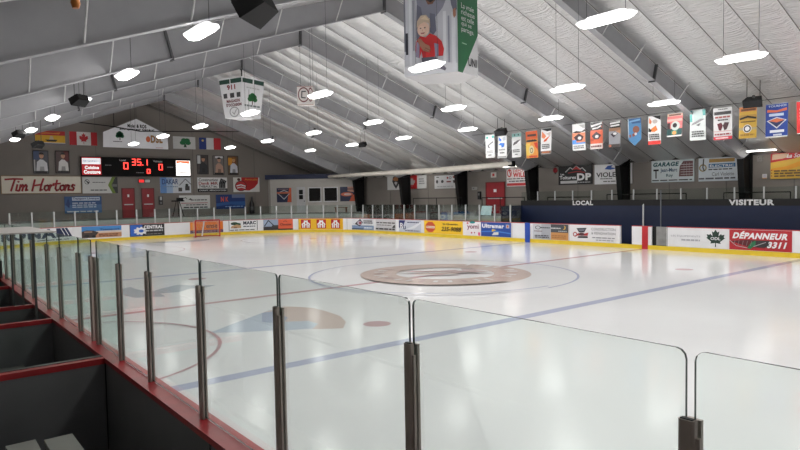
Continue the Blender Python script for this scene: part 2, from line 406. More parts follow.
# wall panel joints and top trim
SEAMW = paint((112, 107, 102), .7, 0, 0)
i = 0
for y in (-9.9, -3.1, 4.2, 9.6):
    i += 1; mb = MB(); mb.box((XE, y-.02, FLOORZ), (XE+.015, y+.02, roof(y)-.1), SEAMW); struct(mb, 'trim_%d' % i)
for x in (-25, -20.2, -17.2, -10.2, -6.6, -.9, 2.0, 5.0, 8.4):
    i += 1; mb = MB(); mb.box((x-.02, YF-.015, FLOORZ), (x+.02, YF, roof(YF)), SEAMW); struct(mb, 'trim_%d' % i)
i += 1; mb = MB(); mb.box((XE, YF-.06, roof(YF)-.02), (XB, YF, roof(YF)+.1), paint((52, 50, 49), .6, 0, 0)); struct(mb, 'trim_%d' % i)
for sgn in (1, -1):
    i += 1; mb = MB()
    mb.hexa([(XE, 0, ZR-.16), (XE+.05, 0, ZR-.16), (XE+.05, sgn*YF, roof(sgn*YF)-.16), (XE, sgn*YF, roof(sgn*YF)-.16), (XE, 0, ZR), (XE+.05, 0, ZR), (XE+.05, sgn*YF, roof(sgn*YF)), (XE, sgn*YF, roof(sgn*YF))], SEAMW); struct(mb, 'trim_%d' % i)
# ceiling: rolls of white insulation from ridge to eave, joined by taped seams, sagging between them
edges = [XE]+FRX+[22.15, 28.45, XB]
for sgn in (1, -1):
    mb = MB()
    for a, b in zip(edges[:-1], edges[1:]):
        nst = 5
        for k in range(nst):
            x0 = a+(b-a)*k/nst; x1 = a+(b-a)*(k+1)/nst; prof = []
            for q in range(7):
                f = q/6; prof.append((x0+.012+(x1-x0-.024)*f, -.11*(1-(2*f-1)**4)))
            ny = 12
            vs = []; fs = []
            for j in range(ny+1):
                y = YF*j/ny
                sagj = 1 if j % 1 == 0 else .6
                for (x, dz) in prof: vs.append((x, sgn*y, roof(sgn*y)+dz*sagj+.06))
            for j in range(ny):
                for q in range(6):
                    f = (j*7+q, j*7+q+1, (j+1)*7+q+1, (j+1)*7+q); fs.append(f if sgn < 0 else f[::-1])
            mb.geo(vs, fs, INSUL, True)
            f = [(x1-.014, 0, ZR+.055), (x1+.014, 0, ZR+.055), (x1+.014, sgn*YF, roof(sgn*YF)+.055), (x1-.014, sgn*YF, roof(sgn*YF)+.055)]
            mb.geo(f, [(0, 1, 2, 3)], SEAM)
    struct(mb, 'ceiling')

# raised walkway round the far end and far corner, and behind the near boxes
mb = MB(); XO = -9.15
inner = []
k = S1-21.0
sa, sb = k, S4+(XO-(XEND+RC))
while k < sb: inner.append(bpath(k, BT+.03, 0)); k += .5
inner.append(bpath(sb, BT+.03, 0))
ip = [(p.x, p.y) for p in inner]
outer = [(XE, YF), (XE, -YF), (ip[0][0], -YF)]
poly = ip+[(XO, YF)]+outer
tr = tessellate_polygon([[Vector((x, y, 0)) for x, y in poly]])
fs = []
for t in tr:
    a, b, c = (poly[j] for j in t); fs.append(tuple(t) if (b[0]-a[0])*(c[1]-a[1])-(b[1]-a[1])*(c[0]-a[0]) > 0 else tuple(t)[::-1])
mb.geo([(x, y, FLOORZ) for x, y in poly], fs, CONC)
RISER = paint((178, 178, 174), .6, 0, .05, 1.)
for a, b in zip(ip[:-1], ip[1:]): mb.geo([(a[0], a[1], 0), (b[0], b[1], 0), (b[0], b[1], FLOORZ), (a[0], a[1], FLOORZ)], [(0, 1, 2, 3)], RISER)
mb.geo([(XO, YB+.1, 0), (XO, YF, 0), (XO, YF, FLOORZ), (XO, YB+.1, FLOORZ)], [(0, 1, 2, 3)], RISER)
struct(mb, 'floor')
mb = MB(); mb.box((XO, 15.06, 0), (XB, YF, FLOORZ), CONC); struct(mb, 'floor')
mb = MB(); mb.box((ip[0][0], -YF, 0), (XB, -14.25, 1.3), CONC); struct(mb, 'floor')
mb = MB(); mb.box((XO, YB+BT, -.05), (XB, 15.0, .02), paint((60, 62, 66), .8)); struct(mb, 'floor')
mb = MB(); mb.box((ip[0][0], -14.25, -.05), (XB, YN-.21, .03), paint((62, 62, 62), .8, 0, .1, 8.)); struct(mb, 'floor')

# ------------------------------------------------------------------ roof frames
def rb(y):                       # underside of the rafter
    y = abs(y); return 9.74-.345*y if y < 8 else 6.98-.361*(y-8)
def make_frame(x, label):
    t = thing('roof_frame', label, 'roof beam', (x, 0, 0), 'steel frames under the roof')
    for sgn in (1, -1):
        ys = [0, 2.7, 5.4, 8, 10.6, 13.2, 15.7]
        mb = MB()
        for a, b in zip(ys[:-1], ys[1:]):                      # web
            mb.hexa([(x-.015, sgn*a, rb(a)), (x+.015, sgn*a, rb(a)), (x+.015, sgn*b, rb(b)), (x-.015, sgn*b, rb(b)),
                     (x-.015, sgn*a, roof(sgn*(a))), (x+.015, sgn*a, roof(sgn*(a))), (x+.015, sgn*b, roof(sgn*(b))), (x-.015, sgn*b, roof(sgn*(b)))], STEEL)
        # haunch web over the column
        mb.hexa([(x-.015, sgn*15.7, rb(15.7)), (x+.015, sgn*15.7, rb(15.7)), (x+.015, sgn*16.75, 4.2), (x-.015, sgn*16.75, 4.2),
                 (x-.015, sgn*15.7, roof(sgn*(15.7))), (x+.015, sgn*15.7, roof(sgn*(15.7))), (x+.015, sgn*16.75, roof(sgn*(16.75))), (x-.015, sgn*16.75, roof(sgn*(16.75)))], STEEL)
        mb.build('rafter_web', t)
        mb = MB()
        for a, b in zip(ys[:-1], ys[1:]):
            mb.hexa([(x-.13, sgn*a, rb(a)-.025), (x+.13, sgn*a, rb(a)-.025), (x+.13, sgn*b, rb(b)-.025), (x-.13, sgn*b, rb(b)-.025),
                     (x-.13, sgn*a, rb(a)), (x+.13, sgn*a, rb(a)), (x+.13, sgn*b, rb(b)), (x-.13, sgn*b, rb(b))], STEEL)
        mb.build('rafter_flange', t)
        mb = MB(); mb.hexa([(x-.13, sgn*7.98, rb(8)-.08), (x+.13, sgn*7.98, rb(8)-.08), (x+.13, sgn*8.03, rb(8)-.08), (x-.13, sgn*8.03, rb(8)-.08),
                            (x-.13, sgn*(8.2), roof(sgn*(8.2))), (x+.13, sgn*8.2, roof(sgn*(8.2))), (x+.13, sgn*8.25, roof(sgn*(8.25))), (x-.13, sgn*8.25, roof(sgn*(8.25)))], STEEL_DK)
        mb.build('splice_plate', t)
        for yb in (2.2, 4.6, 6.6, 9.8, 11.8, 13.8, 15.2):      # flange braces up to the purlins
            mb = MB()
            for sx in (1, -1): mb.tube([(x+sx*.1, sgn*yb, rb(yb)+.02), (x+sx*.62, sgn*yb, roof(sgn*(yb))-.02)], .022, BRACE, 5)
            mb.build('flange_brace', t)
        mb = MB(); mb.hexa([(x-.13, sgn*15.68, rb(15.7)-.03), (x+.13, sgn*15.68, rb(15.7)-.03), (x+.13, sgn*15.72, rb(15.7)-.03), (x-.13, sgn*15.72, rb(15.7)-.03),
                            (x-.13, sgn*16.70, roof(sgn*(16.7))-.02), (x+.13, sgn*16.70, roof(sgn*(16.7))-.02), (x+.13, sgn*16.74, roof(sgn*(16.74))-.02), (x-.13, sgn*16.74, roof(sgn*(16.74))-.02)], STEEL); mb.build('haunch_stiffener', t)
        # tapered black column
        zt = rb(15.7); y0t, y0b, y1 = 15.72, 16.3, 16.75
        mb = MB()
        mb.hexa([(x-.015, sgn*y0b, 0), (x+.015, sgn*y0b, 0), (x+.015, sgn*y1, 0), (x-.015, sgn*y1, 0), (x-.015, sgn*y0t, zt), (x+.015, sgn*y0t, zt), (x+.015, sgn*y1, zt+.25), (x-.015, sgn*y1, zt+.25)], BLACKCOL)
        mb.hexa([(x-.14, sgn*y0b, 0), (x+.14, sgn*y0b, 0), (x+.14, sgn*(y0b+.03), 0), (x-.14, sgn*(y0b+.03), 0), (x-.14, sgn*y0t, zt), (x+.14, sgn*y0t, zt), (x+.14, sgn*(y0t+.03), zt), (x-.14, sgn*(y0t+.03), zt)], BLACKCOL)
        mb.box((x-.14, min(sgn*y1, sgn*(y1+.03)), 0), (x+.14, max(sgn*y1, sgn*(y1+.03)), roof(sgn*(16.78))), BLACKCOL)
        mb.build('column', t)
    mb = MB(); mb.box((x-.13, -.035, 9.66), (x+.13, .035, 10.5), STEEL_DK); mb.build('ridge_plate', t)
    return t
FLAB = ['pale steel roof frame farthest back, black column by the white corner room', 'pale steel roof frame, column between lion-crest sign and red-and-white sign on far wall',
        'pale steel roof frame, black column left of the red double door', 'pale steel roof frame, black column at left end of home bench wall',
        'pale steel roof frame, black column crossing the white sign with blue swoosh', 'pale steel roof frame, black column beside the yellow banner and visitor bench wall',
        'pale steel roof frame nearest the camera on the left, at the top left corner', 'pale steel roof frame directly above the viewer']
for x, l in zip(FRX, FLAB): make_frame(x, l)

# ------------------------------------------------------------------ ceiling lights
def make_light():
    t = thing('ceiling_light', '', 'ceiling light', (0, 0, 0), 'suspended ceiling lights over the ice')
    def oct_(lx, ly, c): return [(-lx, -ly+c*.6), (-lx+c, -ly), (lx-c, -ly), (lx, -ly+c*.6), (lx, ly-c*.6), (lx-c, ly), (-lx+c, ly), (-lx, ly-c*.6)]
    mb = MB(); a = oct_(.63, .2, .16); b = oct_(.56, .13, .12); n = 8
    vs = [(x, y, 0.) for x, y in a]+[(x, y, -.075) for x, y in b]
    mb.geo(vs, [(i, i+n, (i+1) % n+n, (i+1) % n) for i in range(n)]+[tuple(range(n, 2*n))[::-1]], LAMP); mb.build('diffuser', t)
    mb = MB(); mb.prism(oct_(.64, .21, .16), .002, .03, LAMPTOP); mb.prism(oct_(.45, .09, .1), .03, .10, LAMPTOP); mb.build('housing', t)
    for sx in (-.45, .45):
        mb = MB(); mb.tube([(sx, 0, .1), (sx, 0, 1.0)], .006, CABLE, 4); mb.build('suspension_cable', t)
    return t
L0 = make_light()['obj']
ROWS = [(-9.45, 'row over the near boards'), (-3.15, 'row left of the roof ridge'), (3.15, 'row right of the roof ridge'), (9.45, 'row nearest the bench side')]
LX = [x+.1 for x in (-24.75, -19.2, -13.7, -8.2, -2.7, 2.85, 8.4, 13.95, 19.5)]
ZL = 6.27; first = True
for (y, rn) in ROWS:
    for i, x in enumerate(LX):
        o = L0 if first else copy_tree(L0); first = False
        o.location = (x, y, ZL); ctop = roof(y)-ZL-.05
        for c in o.children:
            if c.name.startswith('suspension'): c.scale = (1, 1, 1)
        o['label'] = 'glowing ceiling light, %s from far end, %s' % (ORD[i], rn)
# cables long enough to reach the roof, per row
for y, rn in ROWS:
    top = roof(y)-ZL-.02; cache = {}
    for o in [o for o in COL.objects if o.name.startswith('ceiling_light') and abs(o.location.y-y) < .01]:
        for c in o.children:
            if c.name.startswith('suspension'):
                sx = -.45 if c.data.vertices[0].co.x < 0 else .45
                if sx not in cache:
                    mb = MB(); mb.tube([(sx, 0, .1), (sx, 0, top)], .006, CABLE, 4)
                    me = bpy.data.meshes.new('suspension_cable'); me.from_pydata(mb.v, [], mb.f)
                    me.materials.append(CABLE); cache[sx] = me
                c.data = cache[sx]
# twin-tube lights over the far walkway
def walk_light(x, label):
    t = thing('tube_light', label, 'tube light', (x, 16.0, 4.5), 'tube lights over the far walkway')
    mb = MB(); mb.box((x-.62, 15.9, 4.53), (x+.62, 16.1, 4.58), WHITE); mb.build('housing', t)
    for dy in (-.07, .07):
        mb = MB(); mb.tube([(x-.6, 16+dy, 4.5), (x+.6, 16+dy, 4.5)], .022, TUBE, 8); mb.build('tube', t)
walk_light(4.05, 'twin-tube strip light above the electrical box near the red and yellow sign')
walk_light(-10.9, 'small strip light at the right end of the long pale overhead tube')
walk_light(-20.2, 'small strip light above the pale overhead tube near the lion-crest sign')

# ------------------------------------------------------------------ boards
s_op0, s_op1, s_g0, s_g1 = s_at(620.3), s_at(632), s_at(651.5), s_at(666.5)
SJ = S1-2.0   # joint between the near-side boards and the rest
def boards(t, s0, s1, cuts):
    a = s0
    for c0, c1 in cuts+[(s1, s1)]:
        mb = MB(); strip(mb, a, c0, 0, BT, .02, BCAP-.03, WHITE); mb.build('board_panel', t)
        mb = MB(); strip(mb, a, c0, -.012, BT+.02, BCAP-.03, BCAP, RED); mb.build('cap_rail', t); a = c1
    mb = MB(); strip(mb, s0, s1, -.02, .0, 0, .2, YELLOW); mb.build('kick_plate', t)
FB = t = thing('dasher_boards', 'white rink boards with yellow kick strip and red cap along far end and bench side', 'rink boards', tuple(bpath(S3, 0, 0)))
boards(t, SJ, S5, [(s_op0, s_op1), (s_g0, s_g1)])
for (a, b, m, l) in ((525, 530.2, BLUE, 'blue stripe on the boards'), (642.3, 648.2, RED, 'red stripe on the boards')):
    mb = MB(); strip(mb, s_at(a), s_at(b), -.026, -.004, 0, BCAP, m, 2); o = mb.build('line_stripe', t); o['label'] = l
mb = MB(); strip(mb, s_at(656), s_g1-.02, .02, .08, .22, BCAP-.02, paint((150, 150, 148), .35, .5, .15, 3.), 2); strip(mb, s_g0+.02, s_at(656), .03, .07, .22, BCAP-.02, BLACK, 2)
o = mb.build('gate', t); o['label'] = 'brushed grey metal gate beside the red stripe'
for px in (250, 292, 347, 395, 462, 512, 569, 667.5, 791):
    mb = MB(); s = s_at(px); strip(mb, s-.01, s+.01, -.004, 0, .2, BCAP-.03, GREYP, 1); mb.build('panel_joint', t)
# near boards with wide red cap and grey inside face
NB = t = thing('dasher_boards', 'near rink boards with wide dark red cap and grey inner panels', 'rink boards', (8, YN, 0))
NC = 1.045
mb = MB(); mb.box((XEND+RC+2.0, YN-.06, 0), (17, YN, NC-.05), WHITE); mb.build('board_panel', t)
mb = MB(); mb.box((XEND+RC+2.0, YN-.17, 0), (17, YN-.06, NC-.05), GREYP); mb.build('inner_panel', t)
mb = MB(); mb.box((XEND+RC+2.0, YN-.185, NC-.05), (17, YN+.012, NC-.006), CAPRED)
mb.box((XEND+RC+2.0, YN-.185, NC-.006), (17, YN-.052, NC), CAPRED); mb.box((XEND+RC+2.0, YN-.046, NC-.006), (17, YN+.012, NC), CAPRED)
mb.build('cap_rail', t)
for x in (8.66, 11.6, 14.4):
    mb = MB(); mb.box((x-.008, YN-.176, .03), (x+.008, YN-.17, NC-.05), BLACK); mb.build('panel_joint', t)

# near glass and posts: x of each joint measured along the boards
JX = [15.01, 13.75, 12.49, 11.22, 9.93, 8.93, 7.95, 7.0, 5.75, 4.75, 3.3, 2.1, .85, -.4, -1.65, -2.9, -4.15, -5.4, -6.65, -7.9, -9.15, -10.4]
GT = 2.273; YG = -12.762
def post(x):
    z0, z1 = NC, 2.075
    mb = MB()
    mb.prism([(x-.024, YG-.026), (x-.017, YG-.034), (x+.017, YG-.034), (x+.024, YG-.026), (x+.024, YG-.009), (x-.024, YG-.009)], z0, z1, POST)
    mb.box((x-.010, YG-.009, z0), (x+.010, YG+.009, z1), POST)
    o = mb.build('glass_post', NB)
    mb = MB(); mb.box((x-.026, YG+.009, z0), (x+.026, YG+.022, z1-.006), POST); mb.box((x+.024, YG-.022, z0), (x+.036, YG-.009, z1-.05), POST); sub(mb, 'clamp_strip', o, NB['_o'])
    mb = MB(); mb.prism([(x-.018, YG-.028), (x+.018, YG-.028), (x+.018, YG-.012), (x-.018, YG-.012)], z1, z1+.003, BLACK); sub(mb, 'end_cap', o, NB['_o'])
for i, x in enumerate(JX): post(x)
post(7.71)
def pane(x0, x1):
    r = .03; z0 = NC+.012
    out = [(x0, z0), (x1, z0), (x1, GT-r)]+[(x1-r+r*math.cos(math.radians(a)), GT-r+r*math.sin(math.radians(a))) for a in (30, 60, 90)]
    out += [(x0+r-r*math.sin(math.radians(a)), GT-r+r*math.cos(math.radians(a))) for a in (0, 30, 60)]+[(x0, GT-r)]
    n = len(out); mb = MB(); gm = GLASS_TEAL if x1 < 8.95 else GLASS     # the box panes are a greener, thicker stock
    mb.geo([(x, YG-.006, z) for x, z in out], [tuple(range(n))], gm); mb.geo([(x, YG+.006, z) for x, z in out], [tuple(range(n))[::-1]], gm)
    vs = [(x, YG-.006, z) for x, z in out]+[(x, YG+.006, z) for x, z in out]
    mb.geo(vs, [(i, i+n, (i+1) % n+n, (i+1) % n) for i in range(n)], GLASS_EDGE); mb.build('glass_pane', NB)
E16 = [16.3]+JX
for i in range(len(E16)-1):
    a, b = E16[i+1]+.013, E16[i]-.013
    if abs(E16[i]-7.95) < .01: b = 7.70
    pane(a, b)

# far glass
FP = [11, 33, 55, 76, 97.5, 117.6, 137.5, 155.6, 170, 181.5, 198.3, 214.7, 230.7, 246, 261, 276.7, 291.8, 307.3, 323.5, 337.3, 351.5, 363, 372.7, 382.4, 393.3, 403.8, 414.4, 426.7, 438.9, 451.8, 465.5, 479.3, 494.4, 510]
FS = [s_at(p) for p in FP]
for i, s in enumerate(FS):
    mb = MB(); strip(mb, s-.045, s+.045, .02, .08, BCAP, 2.12, ALU, 1); mb.build('glass_post', FB)
FSE = FS+[s_at(520.5)]
for i in range(len(FSE)-1):
    a, b = FSE[i]+.046, FSE[i+1]-.046; mb = MB(); k = max(1, round((b-a)/.4)); ss = [a+(b-a)*q/k for q in range(k+1)]
    zt = 2.13
    for p, q in zip(ss[:-1], ss[1:]):
        for n, rev in ((.044, False), (.056, True)):
            f = [bpath(p, n, BCAP), bpath(q, n, BCAP), bpath(q, n, zt), bpath(p, n, zt)]; mb.face(f[::-1] if rev else f, GLASS_FAR)
        mb.face([bpath(p, .044, zt), bpath(q, .044, zt), bpath(q, .056, zt), bpath(p, .056, zt)], GLASS_FAR_EDGE)
    mb.face([bpath(a, .044, BCAP), bpath(a, .056, BCAP), bpath(a, .056, zt), bpath(a, .044, zt)], GLASS_FAR_EDGE); mb.face([bpath(b, .044, BCAP), bpath(b, .056, BCAP), bpath(b, .056, zt), bpath(b, .044, zt)], GLASS_FAR_EDGE)
    mb.build('glass_pane', FB)

# ------------------------------------------------------------------ advertising on the boards
def ad(px0, px1, label, base, shapes, z0=.215, z1=1.06):
    s0, s1 = s_at(px0), s_at(px1); w = s1-s0; h = z1-z0
    F = lambda u, v, n: bpath(s0+w*u, -.003-n, z0+h*v)
    sd = max(2, round(w/.3)) if (s0 < S4) else 1
    graphic('board_advertisement', label, 'advertisement', F, w, h, base, shapes, .008, 'advertising panels on the rink boards', sd)
W_ = (236, 236, 238); K_ = (24, 24, 26); NV = (24, 40, 84)
ad(-2, 72, 'white board advert with huge navy letters and slanted navy block, seen through glass', W_,
   [('t', '*RONA', .05, .24, .80, .96, (26, 44, 84)), ('p', [(.80, .3), (1., .3), (.94, .98), (.80, .98)], (24, 38, 78))]+
   [('l', [(.86+k*.045, .95), (.91+k*.045, .4)], .05, W_) for k in range(3)]+greek(.45, .05, .98, .18, 1, (120, 120, 130)))
ad(81.5, 121.5, 'board advert with a dark truck on desert and blue sky', (206, 150, 110),
   [('r', 0, .55, 1, 1, (70, 140, 205)), ('r', .35, .45, 1, .62, (220, 205, 190)), ('p', [(0, .12), (.3, .08), (.36, .3), (.42, .5), (.3, .66), (.12, .7), (0, .6)], (62, 50, 48)), ('c', .12, .22, .06, .13, K_), ('c', .3, .18, .05, .12, K_),
    ('r', .06, .5, .26, .62, (150, 120, 100)), ('t', 'Transport', .45, .62, .95, .8, (30, 40, 90)), ('r', 0, 0, 1, .08, W_)]+greek(.42, .15, .92, .4, 2, (120, 70, 40)))
ad(129.5, 164.5, 'half blue, half black board advert with a white gear', (44, 44, 48),
   [('r', 0.02, .04, .36, .96, (44, 100, 196)), ('t', '*CENTRAL', .40, .60, .96, .9, W_)]+[('c', .3+.16*math.cos(k*.7), .45+.27*math.sin(k*.7), .035, .08, W_) for k in range(9)]+
   [('c', .3, .45, .15, .27, W_), ('c', .32, .45, .07, .13, (44, 100, 196))]+greek(.4, .36, .94, .54, 1, (200, 200, 200))+greek(.42, .1, .9, .24, 1, (120, 120, 120)))
ad(190, 223, 'orange board advert with purple base behind the goal net', (224, 122, 36),
   [('r', 0, 0, 1, .26, (92, 62, 96)), ('p', [(.02, .3), (.14, .3), (.18, .6), (.12, .95), (.02, .95)], (240, 150, 60)), ('t', 'ense', .48, .42, .82, .72, (90, 50, 40))]+greek(.3, .06, .95, .2, 1, (150, 110, 130)))
ad(228, 257.5, 'white board advert with green hills drawing and bold black word', W_,
   [('o', .5, .5, .5, .5, .0, W_), ('c', .22, .72, .13, .14, (30, 60, 44)), ('c', .34, .66, .1, .12, (36, 76, 50)), ('p', [(.08, .3), (.44, .3), (.44, .55), (.3, .64), (.12, .5)], (188, 150, 110)), ('r', .2, .3, .3, .42, (130, 90, 60)),
    ('t', '*MARC', .52, .6, .95, .92, (28, 40, 60)), ('r', 0.02, .05, .04, .97, K_), ('r', .98, .05, 1., .97, K_)]+greek(.52, .36, .93, .52, 1, (60, 70, 90))+greek(.06, .06, .9, .2, 1, (90, 90, 90)))
ad(263.5, 293, 'board advert, grey crane photo on the left, orange field on the right', (224, 96, 58),
   [('r', 0, 0, .5, 1, (150, 166, 190)), ('r', 0, 0, .5, .34, (52, 48, 50)), ('l', [(.04, .4), (.17, .92), (.36, .4)], .08, K_), ('p', [(.25, .25), (.5, .3), (.5, .48), (.3, .45)], (60, 60, 62)), ('r', .5, 0, 1, .12, K_)]+
   [('t', 'Cloutier', .56, .42, .96, .62, (96, 32, 30)), ('l', [(.68, .78), (.74, .86), (.8, .78)], .05, (120, 40, 34))])
em = [('r', 0, 0, .02, 1, (200, 160, 20))]
for cx in (.16, .5, .83):
    em += [('r', cx-.105, .1, cx+.105, .93, (190, 34, 40)), ('p', [(cx-.09, .52), (cx, .86), (cx+.09, .52), (cx+.09, .4), (cx, .7), (cx-.09, .4)], W_)]
    em += [('r', cx+d-.014, .16, cx+d+.014, h_, W_) for d, h_ in ((-.066, .46), (-.028, .86), (.028, .86), (.066, .46))]+[('r', cx-.04, .4, cx+.04, .5, W_)]
ad(298.5, 343, 'yellow board advert with three red squares bearing white house marks', (238, 186, 36), em)
ad(352, 374, 'white board advert with dark arrow logo above blue sky strip', (226, 228, 232),
   [('r', 0, 0, 1, .4, (130, 152, 184)), ('r', 0, .02, .5, .12, (40, 60, 90)), ('p', [(.02, .6), (.12, .5), (.2, .7), (.36, .98), (.48, .66), (.34, .3), (.2, .45)], (60, 54, 62)), ('c', .33, .62, .1, .2, (190, 180, 190)), ('c', .36, .62, .05, .12, (150, 50, 60))]+greek(.52, .55, .96, .9, 2, (70, 70, 80))+greek(.55, .1, .95, .3, 1, (220, 226, 236)))
ad(375.8, 396, 'pale grey board advert with two dark rows of small lettering', (206, 206, 208), greek(.04, .62, .96, .78, 1, (60, 50, 54))+greek(.08, .44, .8, .56, 1, (110, 100, 100))+[('p', [(.84, .28), (.98, .3), (.98, .55), (.9, .48)], (70, 70, 72))]+greek(.02, .06, .98, .28, 1, (50, 50, 56)))
ad(399, 421.2, 'pale blue board advert with navy corner and white letter', (204, 208, 218),
   [('p', [(0, .3), (.18, .4), (.3, .96), (0, .96)], (34, 44, 104)), ('t', 'R', .06, .3, .22, .74, W_), ('t', 'u', .2, .2, .32, .5, (60, 66, 110)), ('p', [(.2, .16), (.7, .3), (1, .75), (1, .9), (.6, .45)], (228, 230, 236))]+greek(.4, .74, .92, .88, 1, (50, 56, 100))+greek(.3, .06, .95, .2, 1, (120, 120, 140)))
ad(424.2, 463, 'yellow board advert with orange octagon and black phone number', (240, 194, 44),
   [('p', [(.17+.14*math.cos(math.radians(22.5+45*k)), .5+.44*math.sin(math.radians(22.5+45*k))) for k in range(8)], (206, 84, 50)), ('r', .06, .4, .29, .58, (240, 220, 200)), ('t', 'Montagne', .075, .44, .275, .54, (150, 40, 40)),
    ('t', 'St-Quentin', .5, .68, .88, .84, (60, 44, 30)), ('t', '235-9088', .46, .22, .95, .56, (40, 34, 34), .3)])
ad(465, 480.5, 'narrow white board advert with maroon script and pink dots', (238, 232, 236),
   [('c', .5, .97, .18, .09, (40, 150, 150)), ('t', 'yomi', .16, .4, .9, .82, (120, 32, 70)), ('c', .45, .2, .05, .06, (190, 40, 80)), ('c', .64, .22, .04, .05, (150, 30, 70)), ('c', .93, .14, .07, .14, (220, 90, 140)), ('c', .2, .9, .06, .06, (206, 70, 90))])
ad(481, 511, 'royal blue board advert with white wordmark and small orange square', (32, 74, 160),
   [('t', '*Ultramar', .04, .6, .78, .9, W_), ('r', .84, .62, .95, .88, (180, 190, 214)), ('r', .865, .67, .925, .83, (210, 120, 50)), ('p', [(0, .28), (.5, .34), (1, .22), (1, .3), (.5, .44), (0, .36)], (70, 130, 210)), ('p', [(.38, .34), (.52, .46), (.48, .5), (.38, .52)], (230, 190, 60)), ('p', [(.38, .1), (.6, .14), (.6, .34), (.44, .3)], (220, 222, 214))])
ad(533, 550.5, 'silver grey board advert with ring logo and small dark lettering', (176, 178, 186),
   [('r', 0, 0, .5, 1, (200, 202, 208)), ('o', .3, .76, .16, .12, .25, (60, 60, 66))]+greek(.45, .7, .98, .82, 1, (50, 50, 56))+greek(.1, .48, .6, .58, 1, (110, 80, 84))+greek(.15, .08, .95, .3, 2, (70, 70, 76)))
ad(550.8, 568.5, 'slate and tan board advert with golden crescent', (206, 150, 92), [('r', 0, .48, 1, 1, (74, 80, 86)), ('c', .76, .8, .1, .13, (226, 180, 80)), ('c', .71, .82, .09, .12, (74, 80, 86))]+greek(.03, .68, .6, .82, 1, (214, 214, 214))+greek(.45, .52, .95, .62, 1, (180, 184, 190))+greek(.1, .1, .92, .34, 2, (176, 118, 66)))
ad(569.8, 619.5, 'long white board advert with cap-shaped black and red emblem', (232, 230, 232),
   [('p', [(.26, .82), (.6, .86), (.5, .55), (.36, .53)], (44, 44, 50)), ('p', [(.3, .74), (.56, .78), (.5, .66), (.36, .64)], (120, 124, 134)), ('o', .2, .42, .07, .14, .35, (170, 40, 48)), ('p', [(.22, .36), (.58, .38), (.62, .56), (.5, .48), (.3, .5)], (180, 52, 56)), ('p', [(.28, .2), (.62, .22), (.6, .34), (.3, .32)], (50, 46, 50)), ('c', .55, .4, .05, .12, (70, 50, 54)), ('c', .4, .44, .08, .12, (110, 50, 54))] and
   [('p', [(.15, .80), (.36, .84), (.31, .56), (.2, .55)], (44, 44, 50)), ('p', [(.18, .73), (.33, .76), (.3, .64), (.21, .63)], (120, 124, 134)), ('o', .12, .42, .045, .15, .4, (170, 40, 48)), ('p', [(.12, .34), (.38, .36), (.4, .56), (.31, .48), (.19, .5)], (180, 52, 56)), ('p', [(.17, .2), (.39, .22), (.38, .33), (.19, .31)], (50, 46, 50)), ('c', .26, .44, .06, .1, (90, 50, 56)),
    ('t', '~CONSTRUCTION', .46, .70, .93, .86, (110, 110, 116)), ('t', '~& RÉNOVATION', .46, .46, .93, .64, (110, 110, 116))]+greek(.48, .22, .92, .32, 1, (140, 140, 146))+greek(.56, .08, .9, .17, 1, (150, 150, 156)))
ad(669, 729, 'long white board advert with dark green maple leaf', (226, 226, 228),
   [('p', maple(.82, .52, .3, .9), (30, 56, 46)), ('t', 'ODL', .745, .42, .9, .58, W_), ('t', '~LES ÉQUIPEMENTS', .04, .52, .54, .64, (140, 142, 150)), ('t', '~D’AMANDIERS', .24, .32, .54, .44, (140, 142, 150))] and
   [('p', maple(.79, .52, .3, .9), (30, 56, 46)), ('t', 'ODL', .71, .43, .87, .58, W_), ('t', '~LES ÉQUIPEMENTS', .04, .52, .54, .64, (150, 150, 158))]+greek(.22, .3, .54, .46, 1, (170, 170, 176)))
ad(729.5, 792, 'red board advert with white slanted lettering and green fuel nozzle', (180, 38, 48),
   [('t', '*DÉPANNEUR', .05, .56, .93, .94, W_, .3), ('p', [(.02, .42), (.3, .18), (.58, .12), (.66, .44), (.3, .52)], (96, 30, 38)), ('r', .36, .18, .66, .5, (52, 46, 50)), ('l', [(0, .48), (.12, .2), (.32, .1), (.5, .3), (.6, .42)], .025, (190, 190, 190)),
    ('p', [(.3, .1), (.36, .36), (.44, .5), (.44, .3), (.36, .06)], (34, 120, 76))]+[('l', [(.08+k*.07, .22), (.1+k*.07, .46)], .02, (140, 130, 130)) for k in range(5)]+[('t', '*3311', .62, .15, .90, .46, W_, .3)])
ad(794.5, 830, 'plain white board section at the right edge of the photo', W_, greek(.4, .3, .9, .7, 3, (90, 60, 60)))

# ------------------------------------------------------------------ wall signs
def wallrect(px, plane):
    x0, y0, x1, y1 = px
    if plane == 'end':
        X = XE+.01; A = at(x0, y1, 0, X); B = at(x1, y0, 0, X); C_ = at(x0, y0, 0, X); D_ = at(x1, y1, 0, X)
        a, b = (A.y+C_.y)/2, (B.y+D_.y)/2; z0, z1 = (A.z+D_.z)/2, (B.z+C_.z)/2
        return flatmap((X, a, z0), (0, b-a, 0), (0, 0, z1-z0), (1, 0, 0)), b-a, z1-z0
    Y = YF-.03; A = at(x0, y1, 1, Y); B = at(x1, y0, 1, Y); C_ = at(x0, y0, 1, Y); D_ = at(x1, y1, 1, Y)
    a, b = (A.x+C_.x)/2, (B.x+D_.x)/2; z0, z1 = (A.z+D_.z)/2, (B.z+C_.z)/2
    return flatmap((a, Y, z0), (b-a, 0, 0), (0, 0, z1-z0), (0, -1, 0)), b-a, z1-z0
def wsign(px, plane, name, label, cat, base, shapes, thick=.05, frame=None, group=None, **kw):
    F, w, h = wallrect(px, plane); return graphic(name, label, cat, F, w, h, base, shapes, thick, group, 0, frame, **kw)
